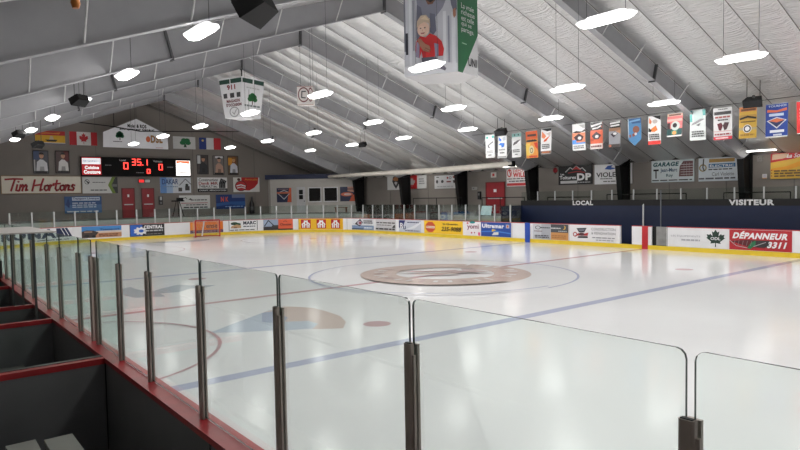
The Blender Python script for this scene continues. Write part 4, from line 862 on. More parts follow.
for s in ([('r', 0, 0, 1, 1, (206, 208, 216)), ('r', 0, .3, .03, 1, (120, 124, 136)), ('r', .03, .26, .075, .52, (52, 54, 66)), ('r', .1, .1, .15, 1, (226, 228, 234)), ('r', .17, .3, .2, .9, (150, 154, 166)), ('r', .74, .05, .8, .72, (230, 232, 238)), ('r', .83, .1, .86, .66, (150, 154, 168)), ('r', .9, .05, .97, .7, (224, 226, 232)), ('p', [(0, .0), (1, .0), (1, .1), (.6, .14), (0, .12)], (228, 230, 236)),
            ('p', [(.24, 1.), (.26, .84), (.3, .74), (.42, .66), (.6, .66), (.74, .76), (.84, .9), (.98, .86), (1., .94), (.98, 1.)], JK), ('p', [(.26, .84), (.24, .62), (.24, .42), (.32, .36), (.36, .5), (.36, .7), (.34, .8)], JD), ('p', [(.5, .72), (.6, .7), (.62, .5), (.56, .46), (.5, .5)], JD), ('p', [(.86, .96), (1., .96), (1., .72), (.95, .68), (.9, .78)], JD), ('p', [(.93, .72), (.98, .74), (.985, .65), (.95, .62), (.93, .66)], SK),
            ('p', [(.41, 1.), (.40, .93), (.44, .86), (.52, .83), (.60, .85), (.65, .92), (.65, 1.)], (30, 26, 28)), ('p', [(.43, .88), (.47, .82), (.56, .82), (.61, .87), (.52, .84)], (124, 84, 66)),
            ('p', [(.25, .22), (.22, .3), (.24, .4), (.32, .46), (.42, .44), (.5, .48), (.62, .44), (.72, .37), (.76, .28), (.74, .2), (.66, .2), (.64, .27), (.62, .2), (.36, .2), (.34, .28), (.3, .2)], (206, 44, 48)), ('p', [(.36, .2), (.34, .28), (.38, .4), (.42, .3), (.42, .2)], (176, 32, 40)), ('p', [(.58, .2), (.62, .32), (.64, .4), (.66, .3), (.64, .2)], (176, 32, 40)),
            ('p', [(.25, .4), (.23, .22), (.3, .2), (.31, .38)], (140, 132, 156)), ('p', [(.58, .36), (.6, .2), (.66, .2), (.66, .34)], (140, 132, 156)), ('p', [(.34, .2), (.62, .2), (.64, .13), (.6, .1), (.36, .11)], (92, 90, 104)), ('p', [(.58, .14), (.7, .12), (.8, .05), (.78, .02), (.6, .08)], (120, 118, 132)),
            ('p', ell(.385, .535, .115, .085, 18), (232, 198, 178)), ('p', ell(.355, .52, .06, .06, 14), (240, 208, 190)), ('p', [(.26, .56), (.27, .64), (.34, .70), (.44, .70), (.51, .64), (.52, .54), (.48, .6), (.4, .62), (.33, .6)], (206, 184, 160)), ('p', [(.33, .66), (.42, .69), (.5, .63), (.44, .64)], (226, 206, 180)),
            ('c', .335, .55, .016, .007, (70, 52, 48)), ('c', .415, .55, .016, .007, (70, 52, 48)), ('p', [(.36, .53), (.385, .53), (.375, .51)], (214, 168, 146)), ('p', [(.33, .495), (.42, .495), (.40, .48), (.35, .48)], (176, 92, 92)),
            ('p', [(.27, .42), (.33, .43), (.42, .36), (.5, .33), (.52, .29), (.46, .26), (.38, .28), (.32, .34)], SK), ('l', [(.42, .31), (.52, .275)], .012, (140, 96, 78)), ('l', [(.4, .29), (.5, .255)], .012, (150, 104, 84))]):
    z += .003; add_shape(mb, s, Fp, z, ap)
mb.build('photo_print', t)
Fg, wg, hg = boxface(H[1], H[2], ZB, ZT); ag = wg/hg
mb = MB(); z = .004
for s in ([('p', [(0, 0), (.22, 0), (1, .50), (1, 1), (0, 1)], (20, 106, 62))]): z += .003; add_shape(mb, s, Fg, z, ag)
mb.build('green_print', t)
mb = MB(); yl = .82
for wd, ww in (('~La vraie', .62), ('~richesse', .66), ('~est celle', .62), ('~qui se', .5), ('~partage.', .62)):
    add_shape(mb, ('t', wd, .18, yl-.062, .18+ww, yl, W_), Fg, .012, ag); yl -= .072
for s in greek(.2, .34, .42, .36, 1, (180, 220, 190)): add_shape(mb, s, Fg, .012, ag)
add_shape(mb, ('t', 'UNI', .5, .1, .92, .2, (30, 34, 40)), Fg, .012, ag); mb.build('lettering', t)
mb = MB(); 
for p in H[:4]: mb.tube([(p[0]*.8+cx_*.2, p[1]*.8+cy_*.2, ZT), (p[0]*.8+cx_*.2, p[1]*.8+cy_*.2, roof(p[1]*.8+cy_*.2)+.02)], .012, CABLE, 4)
mb.build('suspension_cable', t)
# tapered sponsor box under the ridge
cx_, cy_ = -15.65, 0.; zb, zt = 7.05, 9.1
base_d = Vector((_C.x-cx_, _C.y-cy_, 0)).normalized(); side = Vector((-base_d.y, base_d.x, 0))
def sq(r, z): return [Vector((cx_, cy_, z))-side*r*1.0, Vector((cx_, cy_, z))+base_d*r, Vector((cx_, cy_, z))+side*r, Vector((cx_, cy_, z))-base_d*r]
b4, t4 = sq(.92, zb), sq(1.18, zt)
t = thing('hanging_sign', 'white tapered hanging box with dark green top edge and green tree', 'sign', (cx_, cy_, zb))
mb = MB(); mb.hexa(b4+t4, pr((226, 226, 228))); mb.build('box', t)
def qmap(a, b, c, d):
    n_ = (b-a).cross(d-a).normalized(); return lambda u, v, n: (a*(1-u)+b*u)*(1-v)+(d*(1-u)+c*u)*v+n_*n
Fl, Fr = qmap(b4[0], b4[1], t4[1], t4[0]), qmap(b4[1], b4[2], t4[2], t4[1])
mb = MB(); asp = .72
for s in ([('r', 0, .86, .46, .97, (26, 66, 52)), ('r', .5, .86, .98, .97, (26, 66, 52)), ('r', .1, .5, .28, .62, (60, 60, 62)), ('r', .42, .5, .62, .62, (60, 60, 62)), ('r', .74, .5, .92, .62, (60, 60, 62)), ('o', .56, .14, .26, .13, .18, (150, 150, 152)), ('l', [(.46, .14), (.54, .08), (.68, .2)], .025, (150, 150, 152))]): add_shape(mb, s, Fl, .006, asp)
for s in ([('r', .03, .86, .48, .97, (26, 66, 52)), ('r', .54, .86, .99, .97, (26, 66, 52)), ('r', .3, .1, .33, .7, (150, 150, 150))]+tree_shapes(.5, .48, .5, .3, (24, 110, 52))+greek(.1, .26, .9, .34, 1, (110, 120, 120))+greek(.2, .72, .85, .78, 1, (190, 190, 190))): add_shape(mb, s, Fr, .006, asp)
mb.build('emblem', t)
for s in (('t', '*911', .32, .7, .7, .83, (130, 30, 40)), ('t', '*MAGASIN', .22, .38, .88, .46, (110, 40, 48)), ('t', "*D'OCCASION", .18, .28, .96, .36, (110, 40, 48))):
    mb = MB(); add_shape(mb, s, Fl, .01, asp); mb.build('lettering', t)
mb = MB(); mb.tube([(cx_, cy_, zt), (cx_, cy_, 9.68)], .035, BLACK, 6); mb.build('hanger', t)
# smaller white sign box with round maroon marks
c = at(306.3, 96, 1, 0.); c = Vector((-9.0, 0, 7.35)); hw = .33
u_ = Vector((.62, .78, 0)).normalized()*.75; n_ = Vector((u_.y, -u_.x, 0)).normalized()
a0 = Vector((c.x, c.y, 6.95))-u_*.5; dd = Vector((-n_.x, -n_.y, 0))*.35
t = thing('hanging_sign', 'small white hanging sign with maroon circle behind a lamp', 'sign', (c.x, c.y, 6.95))
mb = MB(); up = Vector((0, 0, .85)); mb.hexa([a0, a0+u_, a0+u_+dd, a0+dd, a0+up, a0+u_+up, a0+u_+dd+up, a0+dd+up], pr((222, 216, 212))); mb.build('box', t)
Fc = flatmap(a0, u_, up, n_); mb = MB()
for s in (('o', .4, .55, .34, .4, .16, (110, 34, 46)), ('l', [(.52, .72), (.3, .72), (.28, .4), (.5, .38)], .06, (60, 60, 64)), ('o', .82, .55, .14, .38, .2, (110, 34, 46)), ('r', 0, 0, 1, .03, (180, 140, 130)), ('r', 0, .97, 1, 1, (180, 140, 130))): add_shape(mb, s, Fc, .005, .88)
mb.build('emblem', t)
mb = MB()
for q in (.2, .8): mb.tube([a0+u_*q+up+dd*.5, Vector(((a0+u_*q+dd*.5).x, (a0+u_*q+dd*.5).y, roof((a0+u_*q+dd*.5).y)))], .008, CABLE, 4)
mb.build('suspension_cable', t)

# ------------------------------------------------------------------ championship banners
BY = 11.0
def banner(pxl, pxr, pyt, pyb, label, base, shapes, pennant=False, tilt=0.):
    A = at(pxl, pyt, 1, BY); B = at(pxr, pyt, 1, BY); Z0 = at((pxl+pxr)/2, pyb, 1, BY).z
    zt = min(6.05, (A.z+B.z)/2); w = B.x-A.x; h = zt-Z0
    def F(u, v, n): return Vector((A.x+w*u+tilt*(1-v), BY-n+.025*math.sin(u*5+A.x*3)*(1-v)+.06*(1-v)*math.sin(A.x*2), Z0+h*v))
    t = thing('banner', label, 'banner', (A.x+w/2, BY, Z0), 'tournament banners hanging over the benches')
    mb = MB(); m = pr(base); N = 4
    if pennant:
        out = [(0, .22), (.5, 0), (1, .22), (1, 1), (0, 1)]
        mb.geo([F(u, v, .006) for u, v in out], [(0, 1, 2, 3, 4)], m); mb.geo([F(u, v, 0) for u, v in out], [(4, 3, 2, 1, 0)], m)
    else:
        for i in range(N):
            a, b = i/N, (i+1)/N
            for j in range(2):
                c0, c1 = j/2, (j+1)/2
                mb.face([F(a, c0, .006), F(b, c0, .006), F(b, c1, .006), F(a, c1, .006)], m, True); mb.face([F(b, c0, 0), F(a, c0, 0), F(a, c1, 0), F(b, c1, 0)], m, True)
    mb.build('cloth', t)
    print_parts(t, shapes, F, w/h, .008, .0025, 4)
    mb = MB(); mb.tube([F(0, 1, .003), F(.5, 1, .003), F(1, 1, .003)], .014, ALU, 5); mb.build('rod', t)
WH = (232, 232, 232); OR = (214, 108, 52)
teal = [('c', .2, .88, .12, .05, (80, 180, 170)), ('c', .85, .9, .14, .06, (70, 170, 160)), ('l', [(.25, .52), (.5, .6), (.85, .68)], .05, (110, 110, 114)), ('l', [(.3, .5), (.4, .44)], .06, (90, 90, 94))]
banner(485.3, 494.3, 134.8, 157.8, 'white banner with teal top corners, leftmost of the row', WH, teal+greek(.15, .2, .85, .32, 2, (170, 170, 170))+greek(.3, .08, .7, .16, 1, (90, 90, 90)))
banner(498.2, 507, 135.6, 158, 'white banner with two bright blue marks under a speaker', WH, [('p', [(.1, .95), (.4, .82), (.35, .74), (.1, .8)], (40, 120, 214)), ('p', [(.1, .6), (.3, .68), (.75, .66), (.7, .5), (.45, .46), (.4, .56)], (30, 110, 206)), ('p', [(.5, .9), (.8, .96), (.9, .8), (.6, .76)], (190, 200, 210)), ('r', .05, .02, .95, .08, (150, 150, 150))]+greek(.15, .32, .85, .42, 1, (150, 150, 150))+greek(.3, .18, .8, .28, 1, (60, 60, 60)))
banner(512, 521.3, 133, 157.3, 'white banner with teal top and dark diagonal player, third from left', WH, [('r', 0, .84, 1, .98, (150, 200, 194)), ('p', [(.1, .5), (.5, .56), (.95, .72), (.6, .7), (.2, .62)], (84, 80, 84)), ('c', .3, .92, .06, .04, (50, 60, 60)), ('c', .7, .92, .06, .04, (50, 60, 60))]+greek(.1, .2, .9, .34, 2, (70, 70, 70))+greek(.35, .09, .7, .15, 1, (40, 40, 40)))
banner(525.6, 537.2, 131, 158, 'orange and yellow banner, wider one in the left group', (226, 150, 70), [('r', 0, .7, 1, 1, (214, 96, 46)), ('r', .15, .8, .9, .88, (70, 50, 46)), ('r', .05, .6, .95, .66, (40, 40, 44)), ('r', 0, .1, .4, .55, (236, 200, 90)), ('p', [(.7, .56), (1, .56), (1, .3), (.8, .4)], (206, 60, 40)), ('c', .5, .3, .22, .16, (222, 206, 160)), ('o', .5, .28, .12, .1, .3, (60, 70, 60)), ('r', .3, .02, .95, .09, (206, 80, 50))]+greek(.15, .62, .9, .7, 1, (40, 40, 40)))
banner(541.2, 551.6, 128.5, 154, 'white banner with orange paint strokes and black top corners', WH, [('p', [(0, 1), (1, 1), (1, .9), (.6, .88), (.3, .94)], K_), ('p', [(.1, .9), (.5, .7), (.3, .6), (.08, .66)], (224, 130, 90)), ('p', [(.3, .56), (.9, .72), (.5, .5), (.25, .48)], (206, 90, 50)), ('p', [(.5, .8), (.95, .86), (.9, .66)], (200, 190, 186)), ('r', .0, .02, 1, .12, (96, 70, 60)), ('r', .15, .04, .85, .1, (180, 110, 70))]+greek(.15, .2, .9, .4, 3, (44, 44, 46)))
hockey = lambda c1, c2: [('r', 0, .26, 1, .66, c1), ('p', [(.1, .5), (.5, .64), (.9, .5), (.7, .36), (.3, .36)], (60, 44, 50)), ('c', .55, .46, .14, .06, (220, 214, 214)), ('r', 0, .3, .3, .4, c2)]
banner(572.3, 585, 123, 150.3, 'white banner with black brush lettering and blue-orange oval', WH, [('p', [(0, .68), (.3, .74), (.7, .7), (1, .78), (1, .7), (.4, .64)], K_), ('p', [(.5, .96), (1, .96), (1, .8), (.8, .84)], (180, 180, 180))]+hockey((206, 128, 96), (70, 130, 206))+[('r', 0, .24, 1, .3, (90, 140, 206))]+greek(.1, .06, .9, .2, 2, (130, 130, 130)))
banner(590.5, 602.8, 122, 149, 'black-topped banner with orange picture and white foot', (214, 100, 66), [('r', 0, .7, 1, 1, K_), ('l', [(.1, .86), (.5, .9), (.9, .94)], .07, WH), ('l', [(.2, .76), (.6, .78), (.85, .84)], .05, WH)]+hockey((214, 96, 60), (180, 70, 40))+[('r', 0, 0, 1, .2, (226, 214, 210))]+greek(.06, .04, .94, .16, 1, (120, 60, 60)))
banner(609.5, 621, 121, 147.3, 'black-topped banner with grey and tan picture, no white foot', (150, 150, 156), [('r', 0, .74, 1, 1, K_), ('l', [(.1, .92), (.9, .95)], .07, WH), ('l', [(.15, .82), (.85, .84)], .06, WH), ('r', 0, .62, 1, .74, (150, 110, 84)), ('p', [(.15, .5), (.5, .6), (.75, .52), (.4, .38)], (56, 44, 56)), ('c', .5, .52, .16, .05, (222, 220, 220)), ('p', [(.6, .6), (1, .66), (1, .5)], (190, 130, 90)), ('r', 0, .0, 1, .12, (70, 60, 58)), ('c', .15, .06, .1, .05, (200, 120, 90))])
banner(628, 641, 118, 145.6, 'blue pennant with pointed foot and brown ball picture', (84, 140, 188), [('r', 0, .8, 1, 1, (50, 90, 140)), ('l', [(.15, .88), (.9, .92)], .06, (120, 170, 210)), ('c', .62, .58, .26, .13, (140, 90, 72)), ('p', [(.05, .4), (.4, .44), (.8, .52), (.5, .34), (.1, .3)], (150, 84, 70)), ('c', .6, .42, .1, .05, (226, 226, 230)), ('r', 0, .3, .06, .98, (200, 214, 226))], pennant=True)
banner(648.3, 660.8, 115.8, 144.5, 'white banner with orange fox-like strokes and red foot', WH, [('p', [(.3, 1), (1, 1), (1, .84), (.7, .9)], K_), ('p', [(.1, .95), (.3, .8), (.2, .72), (.06, .76)], (222, 130, 90)), ('p', [(.15, .52), (.6, .66), (.75, .5), (.5, .44), (.2, .46)], (222, 124, 60)), ('p', [(.05, .6), (.3, .5), (.2, .44), (.04, .46)], (40, 36, 36)), ('c', .55, .8, .2, .07, (190, 180, 176)), ('r', 0, 0, 1, .13, (206, 60, 54))]+greek(.12, .17, .9, .38, 3, (50, 50, 52)), tilt=-.0)
banner(667.6, 683, 113.3, 136.6, 'short banner with pink top, grey helmet ring and dark teal foot', (200, 108, 108), [('r', 0, .88, 1, 1, (206, 180, 160)), ('r', .1, .9, .9, .97, (100, 70, 60)), ('r', 0, .66, 1, .76, (226, 170, 160)), ('r', 0, .06, 1, .34, (32, 66, 66)), ('r', 0, .34, .2, .6, (60, 40, 44)), ('c', .55, .46, .3, .2, (186, 196, 192)), ('c', .52, .48, .15, .1, (44, 36, 40)), ('r', .3, .1, .7, .26, (80, 130, 100)), ('c', .5, .16, .14, .08, (214, 150, 90)), ('r', 0, 0, 1, .06, (224, 224, 224))])
banner(690, 705.6, 109.8, 140.2, 'white banner with teal curtain top and ghostly skater', (222, 228, 226), [('r', 0, .62, .16, 1, (90, 170, 166)), ('r', .8, .8, 1, 1, (80, 160, 156)), ('p', [(.2, .96), (.8, .98), (.85, .7), (.3, .6)], (190, 206, 204)), ('p', [(.1, .5), (.4, .54), (.95, .68), (.7, .7), (.4, .62), (.2, .58)], (130, 128, 132)), ('p', [(.4, .5), (.7, .56), (.6, .46)], (100, 100, 104))]+greek(.15, .1, .9, .32, 3, (60, 60, 60)))
banner(713.3, 732.2, 107.6, 139.5, 'white banner with black lettering and maroon hockey gloves', (222, 222, 222), [('r', .05, .78, .95, .88, (50, 48, 50)), ('p', [(.2, .5), (.42, .54), (.5, .44), (.4, .28), (.28, .3)], (96, 26, 40)), ('p', [(.85, .52), (.6, .54), (.5, .44), (.58, .28), (.72, .32)], (60, 24, 32)), ('r', 0, 0, 1, .1, (196, 44, 60)), ('r', .1, .03, .8, .075, (230, 200, 200)), ('r', 0, .26, 1, .27, (190, 80, 80))]+greek(.1, .66, .95, .75, 1, (170, 80, 80))+greek(.25, .58, .8, .65, 1, K_)+greek(.08, .13, .95, .21, 1, (150, 60, 64))+greek(.3, .92, .8, .97, 1, (60, 60, 60)))
banner(739.5, 757, 106.5, 138.3, 'golden yellow banner with black O in white disc', (206, 166, 64), [('r', 0, .84, 1, 1, (220, 140, 84)), ('r', .1, .86, .95, .93, (110, 74, 50)), ('r', .02, .6, 1, .74, (184, 144, 70)), ('l', [(.08, .62), (.5, .68), (.95, .62)], .06, K_), ('r', 0, .26, 1, .34, (176, 160, 120)), ('c', .5, .3, .24, .13, W_), ('o', .5, .3, .2, .11, .35, (40, 40, 42)), ('r', .1, .5, .95, .54, (120, 90, 40))]+greek(.1, .06, .9, .16, 1, (160, 120, 50)))
banner(766, 788.4, 103.6, 137.2, 'royal blue banner with orange baseball-diamond emblem', (38, 66, 146), [('p', [(.06, .76), (.5, .74), (.95, .78), (.95, .86), (.5, .8), (.08, .84)], (214, 110, 70)), ('p', [(.05, .5), (.5, .6), (.95, .5), (.5, .26)], (206, 206, 210)), ('p', [(.12, .5), (.5, .57), (.88, .5), (.5, .3)], (44, 52, 92)), ('p', [(.14, .5), (.5, .56), (.86, .5), (.5, .44)], (214, 110, 70)), ('r', 0, 0, 1, .035, (226, 226, 226)), ('t', 'TOURNOI', .12, .9, .92, .96, (200, 210, 226)), ('r', .16, .63, .82, .71, (190, 206, 226)), ('r', .2, .14, .85, .22, (220, 224, 232)), ('r', .35, .05, .75, .1, (200, 206, 220))])
banner(796.6, 814, 100.8, 133.5, 'red banner cut by the right edge of the photo', (214, 54, 58), [('r', 0, 0, 1, .03, (230, 220, 220))]+greek(.2, .4, .9, .8, 4, (230, 200, 200)))
mb = MB(); mb.tube([(-9.3, BY, 6.12), (-3.05, BY, 6.07), (3.25, BY, 6.1), (9.5, BY, 6.1)], .01, CABLE, 4); tag(mb.build('banner_wire', None, (0, BY, 6.1)), 'thin wire strung between roof beams carrying the banners', 'wire')

# ------------------------------------------------------------------ loudspeakers
def speaker(px, py, z, label, rot, s=1.):
    P = at(px, py, 2, z); t = thing('loudspeaker', label, 'loudspeaker', (P.x, P.y, P.z), 'black loudspeakers hanging from the roof')
    R = Matrix.Rotation(rot, 4, 'Z') @ Matrix.Rotation(math.radians(28), 4, 'X')
    def q(l): return [P+(R @ Vector(p))*s for p in l]
    mb = MB(); mb.hexa(q([(-.45, -.28, -.2), (.45, -.28, -.2), (.34, .28, -.16), (-.34, .28, -.16), (-.45, -.28, .22), (.45, -.28, .22), (.34, .28, .2), (-.34, .28, .2)]), BLACK); mb.build('cabinet', t)
    mb = MB(); mb.hexa(q([(-.42, -.30, -.17), (.42, -.30, -.17), (.42, -.28, -.17), (-.42, -.28, -.17), (-.42, -.30, .19), (.42, -.30, .19), (.42, -.28, .19), (-.42, -.28, .19)]), paint((34, 34, 36), .7)); mb.build('grille', t)
    mb = MB(); mb.hexa(q([(-.06, .0, .18), (.06, .0, .18), (.06, .2, .18), (-.06, .2, .18), (-.06, .0, .3), (.06, .0, .3), (.06, .2, .3), (-.06, .2, .3)]), STEEL_DK); mb.build('bracket', t)
    for d in (-.3, .3):
        a = P+(R @ Vector((d, .05, .2)))*s; mb = MB(); mb.tube([a, (a.x, a.y, roof(a.y)+.02)], .012, CABLE, 5); mb.build('hanging_rod', t)
speaker(257, 8, 6.3, 'large black loudspeaker at the top left near the ridge of the picture', math.radians(-52), .92)
speaker(80, 100.5, 6.1, 'black loudspeaker in front of a lamp on the left', math.radians(-60), .62)
speaker(19.5, 134, 6.0, 'small black loudspeaker at the far left among lamps', math.radians(-60), .6)
speaker(38.5, 144.6, 5.7, 'black loudspeaker overlapping the yellow and red flag', math.radians(-60), .62)
speaker(363, 144.5, 6.2, 'small black loudspeaker above the white corner room', math.radians(20), .6)
speaker(501.5, 132, 6.05, 'black loudspeaker above the blue-marked banner', math.radians(10), .72)
speaker(753.5, 102, 6.0, 'black loudspeaker above the golden yellow banner', math.radians(10), .72)

# long pale tube under the beams, draped cable, small beacon
pts = [at(x, y, 1, 14.4) for x, y in ((329, 176.6), (350, 175.2), (380, 173.4), (410, 171.9), (440, 170), (470, 167.6), (500, 164.9), (513, 163.3))]
mb = MB(); mb.tube(pts, [.13, .15, .17, .19, .2, .19, .17, .14], paint((212, 206, 196), .6, 0, .06, 3.), 12); o = mb.build('overhead_tube', None, tuple(pts[3])); tag(o, 'long pale rolled tube hanging under the beams above far corner glass', 'tube')
for p in (pts[1], pts[4], pts[6]):
    mb = MB(); mb.tube([(p.x, p.y, p.z+.15), (p.x, p.y, roof(p.y)-.1)], .01, CABLE, 4); k = sub(mb, 'suspension_cable', o, tuple(pts[3]))
mb = MB(); p = pts[-1]; mb.box((p.x-.3, p.y-.12, p.z-.2), (p.x+.05, p.y+.16, p.z+.14), BLACK); k = sub(mb, 'end_bracket', o, tuple(pts[3]))
pts = [at(x, y, 0, -28.6) for x, y in ((50, 118.5), (85, 123), (114, 126.7), (140, 131.3), (190, 131.6), (245, 131.5), (271, 131), (290, 138), (312, 147), (330, 149.6), (348, 151))]
mb = MB(); mb.tube(pts, .035, BLACK, 6); o = mb.build('overhead_cable', None, tuple(pts[4])); tag(o, 'black cable draped across the hall under the farthest roof beam', 'cable')
for p in (pts[2], pts[5]):
    mb = MB(); mb.tube([p, (p.x, p.y, roof(p.y))], .02, BLACK, 5); sub(mb, 'hanger', o, tuple(pts[4]))
p = at(75.5, 3, 0, 9.3)
t = thing('beacon', 'small orange brass fitting hanging from the top left beam', 'beacon', tuple(p))
mb = MB(); mb.tube([(p.x, p.y, p.z-.05), (p.x, p.y, p.z), (p.x, p.y, p.z+.06)], [.03, .045, .03], paint((170, 104, 44), .35, .5), 10); mb.build('bulb', t)
mb = MB(); mb.tube([(p.x, p.y, p.z+.05), (p.x, p.y, roof(p.y)+.02)], .012, STEEL_DK, 6); mb.build('stem', t)

# ------------------------------------------------------------------ bench side: barrier wall, letters, guard glass, rails
XR = 14.
BW = t = thing('bench_wall', 'dark navy wall with black top band behind the players benches', 'wall panel', (0, 15, 0))
mb = MB(); mb.box((XO, 15.0, 0), (XR, 15.06, 2.03), NAVY); mb.box((XO, YB+BT+.05, 0), (XO+.05, 15.0, 2.03), NAVY); mb.build('panel', t)
mb = MB(); mb.box((XO, 14.985, 2.03), (XR, 15.06, 2.335), paint((18, 17, 18), .6)); mb.build('top_band', t)
xj = at(661, 215, 1, 15).x; mb = MB(); mb.box((xj-.025, 14.97, .1), (xj+.025, 14.985, 2.8), paint((120, 124, 130), .4)); mb.build('joint_strip', t)
for wd, x0, x1, l in (('LOCAL', -5.38, -4.06, 'white word lettering on the bench wall, at its left part'), ('VISITEUR', 3.09, 5.0, 'white word lettering on the bench wall, at its right part')):
    Ft = flatmap((x0, 14.985, 2.05), (x1-x0, 0, 0), (0, 0, .26), (0, -1, 0)); vs, fs = text_geo('*'+wd); mb = MB()
    n0 = [Ft(x, y, .012) for x, y in vs]; mb.geo(n0, fs, pr((230, 230, 230))); mb.build('lettering', t)
t = thing('players_bench', 'long low wooden bench hidden behind the boards of the bench side', 'bench', (0, 14.4, 0)) if False else None
GP = [537.8, 555, 572.7, 591.5, 612, 633.6, 657, 681, 707, 734.5, 764, 796]
gx = [at(p, 195, 1, 15.03).x for p in GP]
for i, x in enumerate(gx):
    mb = MB(); mb.box((x-.03, 15.005, 2.335), (x+.03, 15.055, 2.87), ALU); mb.build('guard_post', BW)
gx2 = [XO]+gx+[gx[-1]+1.4]
for i, (a, b) in enumerate(zip(gx2[:-1], gx2[1:])):
    mb = MB(); a += .03; b -= .03
    mb.geo([(a, 15.026, 2.335), (b, 15.026, 2.335), (b, 15.026, 2.85), (a, 15.026, 2.85)], [(0, 1, 2, 3)], GLASS_FAR); mb.geo([(a, 15.036, 2.335), (b, 15.036, 2.335), (b, 15.036, 2.85), (a, 15.036, 2.85)], [(3, 2, 1, 0)], GLASS_FAR)
    mb.geo([(a, 15.026, 2.85), (b, 15.026, 2.85), (b, 15.036, 2.85), (a, 15.036, 2.85)], [(0, 1, 2, 3)], GLASS_FAR_EDGE)
    mb.build('guard_pane', BW)
def rail(x0, x1, z, y, label, drops, zf=FLOORZ):
    t = thing('handrail', label, 'handrail', ((x0+x1)/2, y, zf), 'black handrails on the far walkway')
    mb = MB(); mb.tube([(x0, y, z), (x1, y, z)], .03, BLACK, 6); mb.build('top_rail', t)
    for x in drops: mb = MB(); mb.tube([(x, y, zf), (x, y, z)], .025, BLACK, 6); mb.build('upright', t)
rail(-20.0, -14.8, 2.55, 15.5, 'black handrail behind the far corner glass, left of the red double door', [-20, -17.4, -14.8])
rail(-12.9, -9.3, 2.53, 15.5, 'black handrail before the red double door, left of the bench wall', [-12.9, -11.3, -9.3])
rail(-7.6, -4.6, 2.5, 15.6, 'black handrail behind the home bench wall', [-7.6, -4.6])
rail(-3.6, .8, 2.62, 15.6, 'black handrail behind the middle of the bench wall', [-3.6, .8])
rail(2.6, 5.4, 2.62, 15.6, 'black handrail behind the visitor bench wall', [2.6, 5.4])
# bench posts standing on the boards
def stick(px, z0, z1, r, label):
    P = bpath(s_at(px), .06, z0); mb = MB(); mb.tube([P, (P.x, P.y, z1)], r, ALU, 8); mb.tube([(P.x, P.y, z1), (P.x+.02, P.y, z1+.05)], [r, r*.5], ALU, 8); tag(mb.build('bench_post', None, tuple(P)), label, 'post')
stick(642.5, BCAP, 2.1, .035, 'single silver post on the boards above the red stripe')
# things behind the far glass
P = at(487, 220, 1, 13.75)
t = thing('whiteboard', 'pale blue board leaning behind the far side glass', 'board', (-13.6, 14.2, FLOORZ))
x0, x1 = at(481, 216, 1, 14.2).x, at(493, 216, 1, 14.2).x
mb = MB(); mb.hexa([(x0+.12, 14.0, FLOORZ-.0), (x1, 14.0, FLOORZ), (x1, 14.03, FLOORZ), (x0+.12, 14.03, FLOORZ), (x0, 14.3, 2.02), (x1-.15, 14.3, 2.02), (x1-.15, 14.33, 2.02), (x0, 14.33, 2.02)], paint((196, 222, 228), .3)); mb.build('panel', t)
mb = MB(); mb.tube([(x1-.3, 14.33, 1.9), (x1-.3, 14.75, FLOORZ)], .02, ALU, 6); mb.build('strut', t)
bx_ = at(324, 214, 0, -27.5); 
t = thing('wooden_bench', 'small brown wooden bench behind the corner glass before the white room', 'bench', (-28.0, 14.0, FLOORZ))
u = Vector((.7, .7, 0)); c = Vector((-28.2, 14.4, 0)); WD = paint((110, 66, 40), .5, 0, .15, 5.)
nn = Vector((-.7, .7, 0))
def bbox(mb, c, hu, hn, z0, z1, m): mb.hexa([tuple(c+u*a*hu+nn*b*hn+Vector((0, 0, z))) for z in (z0, z1) for a, b in ((-1, -1), (1, -1), (1, 1), (-1, 1))], m)
mb = MB(); bbox(mb, c, .55, .16, FLOORZ+.4, FLOORZ+.45, WD); mb.build('seat', t)
for k in (-.45, .45): mb = MB(); bbox(mb, c+u*k, .04, .14, FLOORZ, FLOORZ+.4, WD); mb.build('leg', t)
# dark exercise-like stand and dark bottle figure by the end wall
P = at(178, 212, 0, -33.2)
t = thing('camera_stand', 'dark stand with wide bar top before the lower white sign', 'stand', (-33.2, P.y, FLOORZ))
mb = MB(); mb.box((-33.3, P.y-.45, 2.62), (-33.1, P.y+.5, 2.72), BLACK); mb.box((-33.35, P.y-.05, 2.72), (-33.05, P.y+.4, 2.92), BLACK); mb.build('head', t)
for dy in (-.4, .05, .45): mb = MB(); mb.tube([(-33.2, P.y+dy*.3, 2.62), (-33.2+.1*dy, P.y+dy, FLOORZ)], .03, BLACK, 6); mb.build('leg', t)
A = at(252.2, 212, 0, -34.0); Zt = at(252.2, 196.5, 0, -34.0).z
t = thing('bottle_display', 'dark bottle-shaped display standing by the end wall', 'display', (-34.0, A.y, FLOORZ)); hz = Zt-FLOORZ
mb = MB(); mb.tube([(-34.0, A.y, FLOORZ+hz*k) for k in (0, .02, .5, .6, .74, .78, .92)], [.2, .22, .22, .19, .1, .08, .08], paint((34, 32, 34), .3), 14); mb.build('body', t)
mb = MB(); mb.tube([(-34.0, A.y, FLOORZ+hz*k) for k in (.92, 1.)], .1, STEEL_DK, 10); mb.build('cap', t)
mb = MB(); mb.tube([(-34.0, A.y, FLOORZ+hz*k) for k in (.2, .42)], .224, paint((84, 80, 82), .5), 14, False); mb.build('label_band', t)

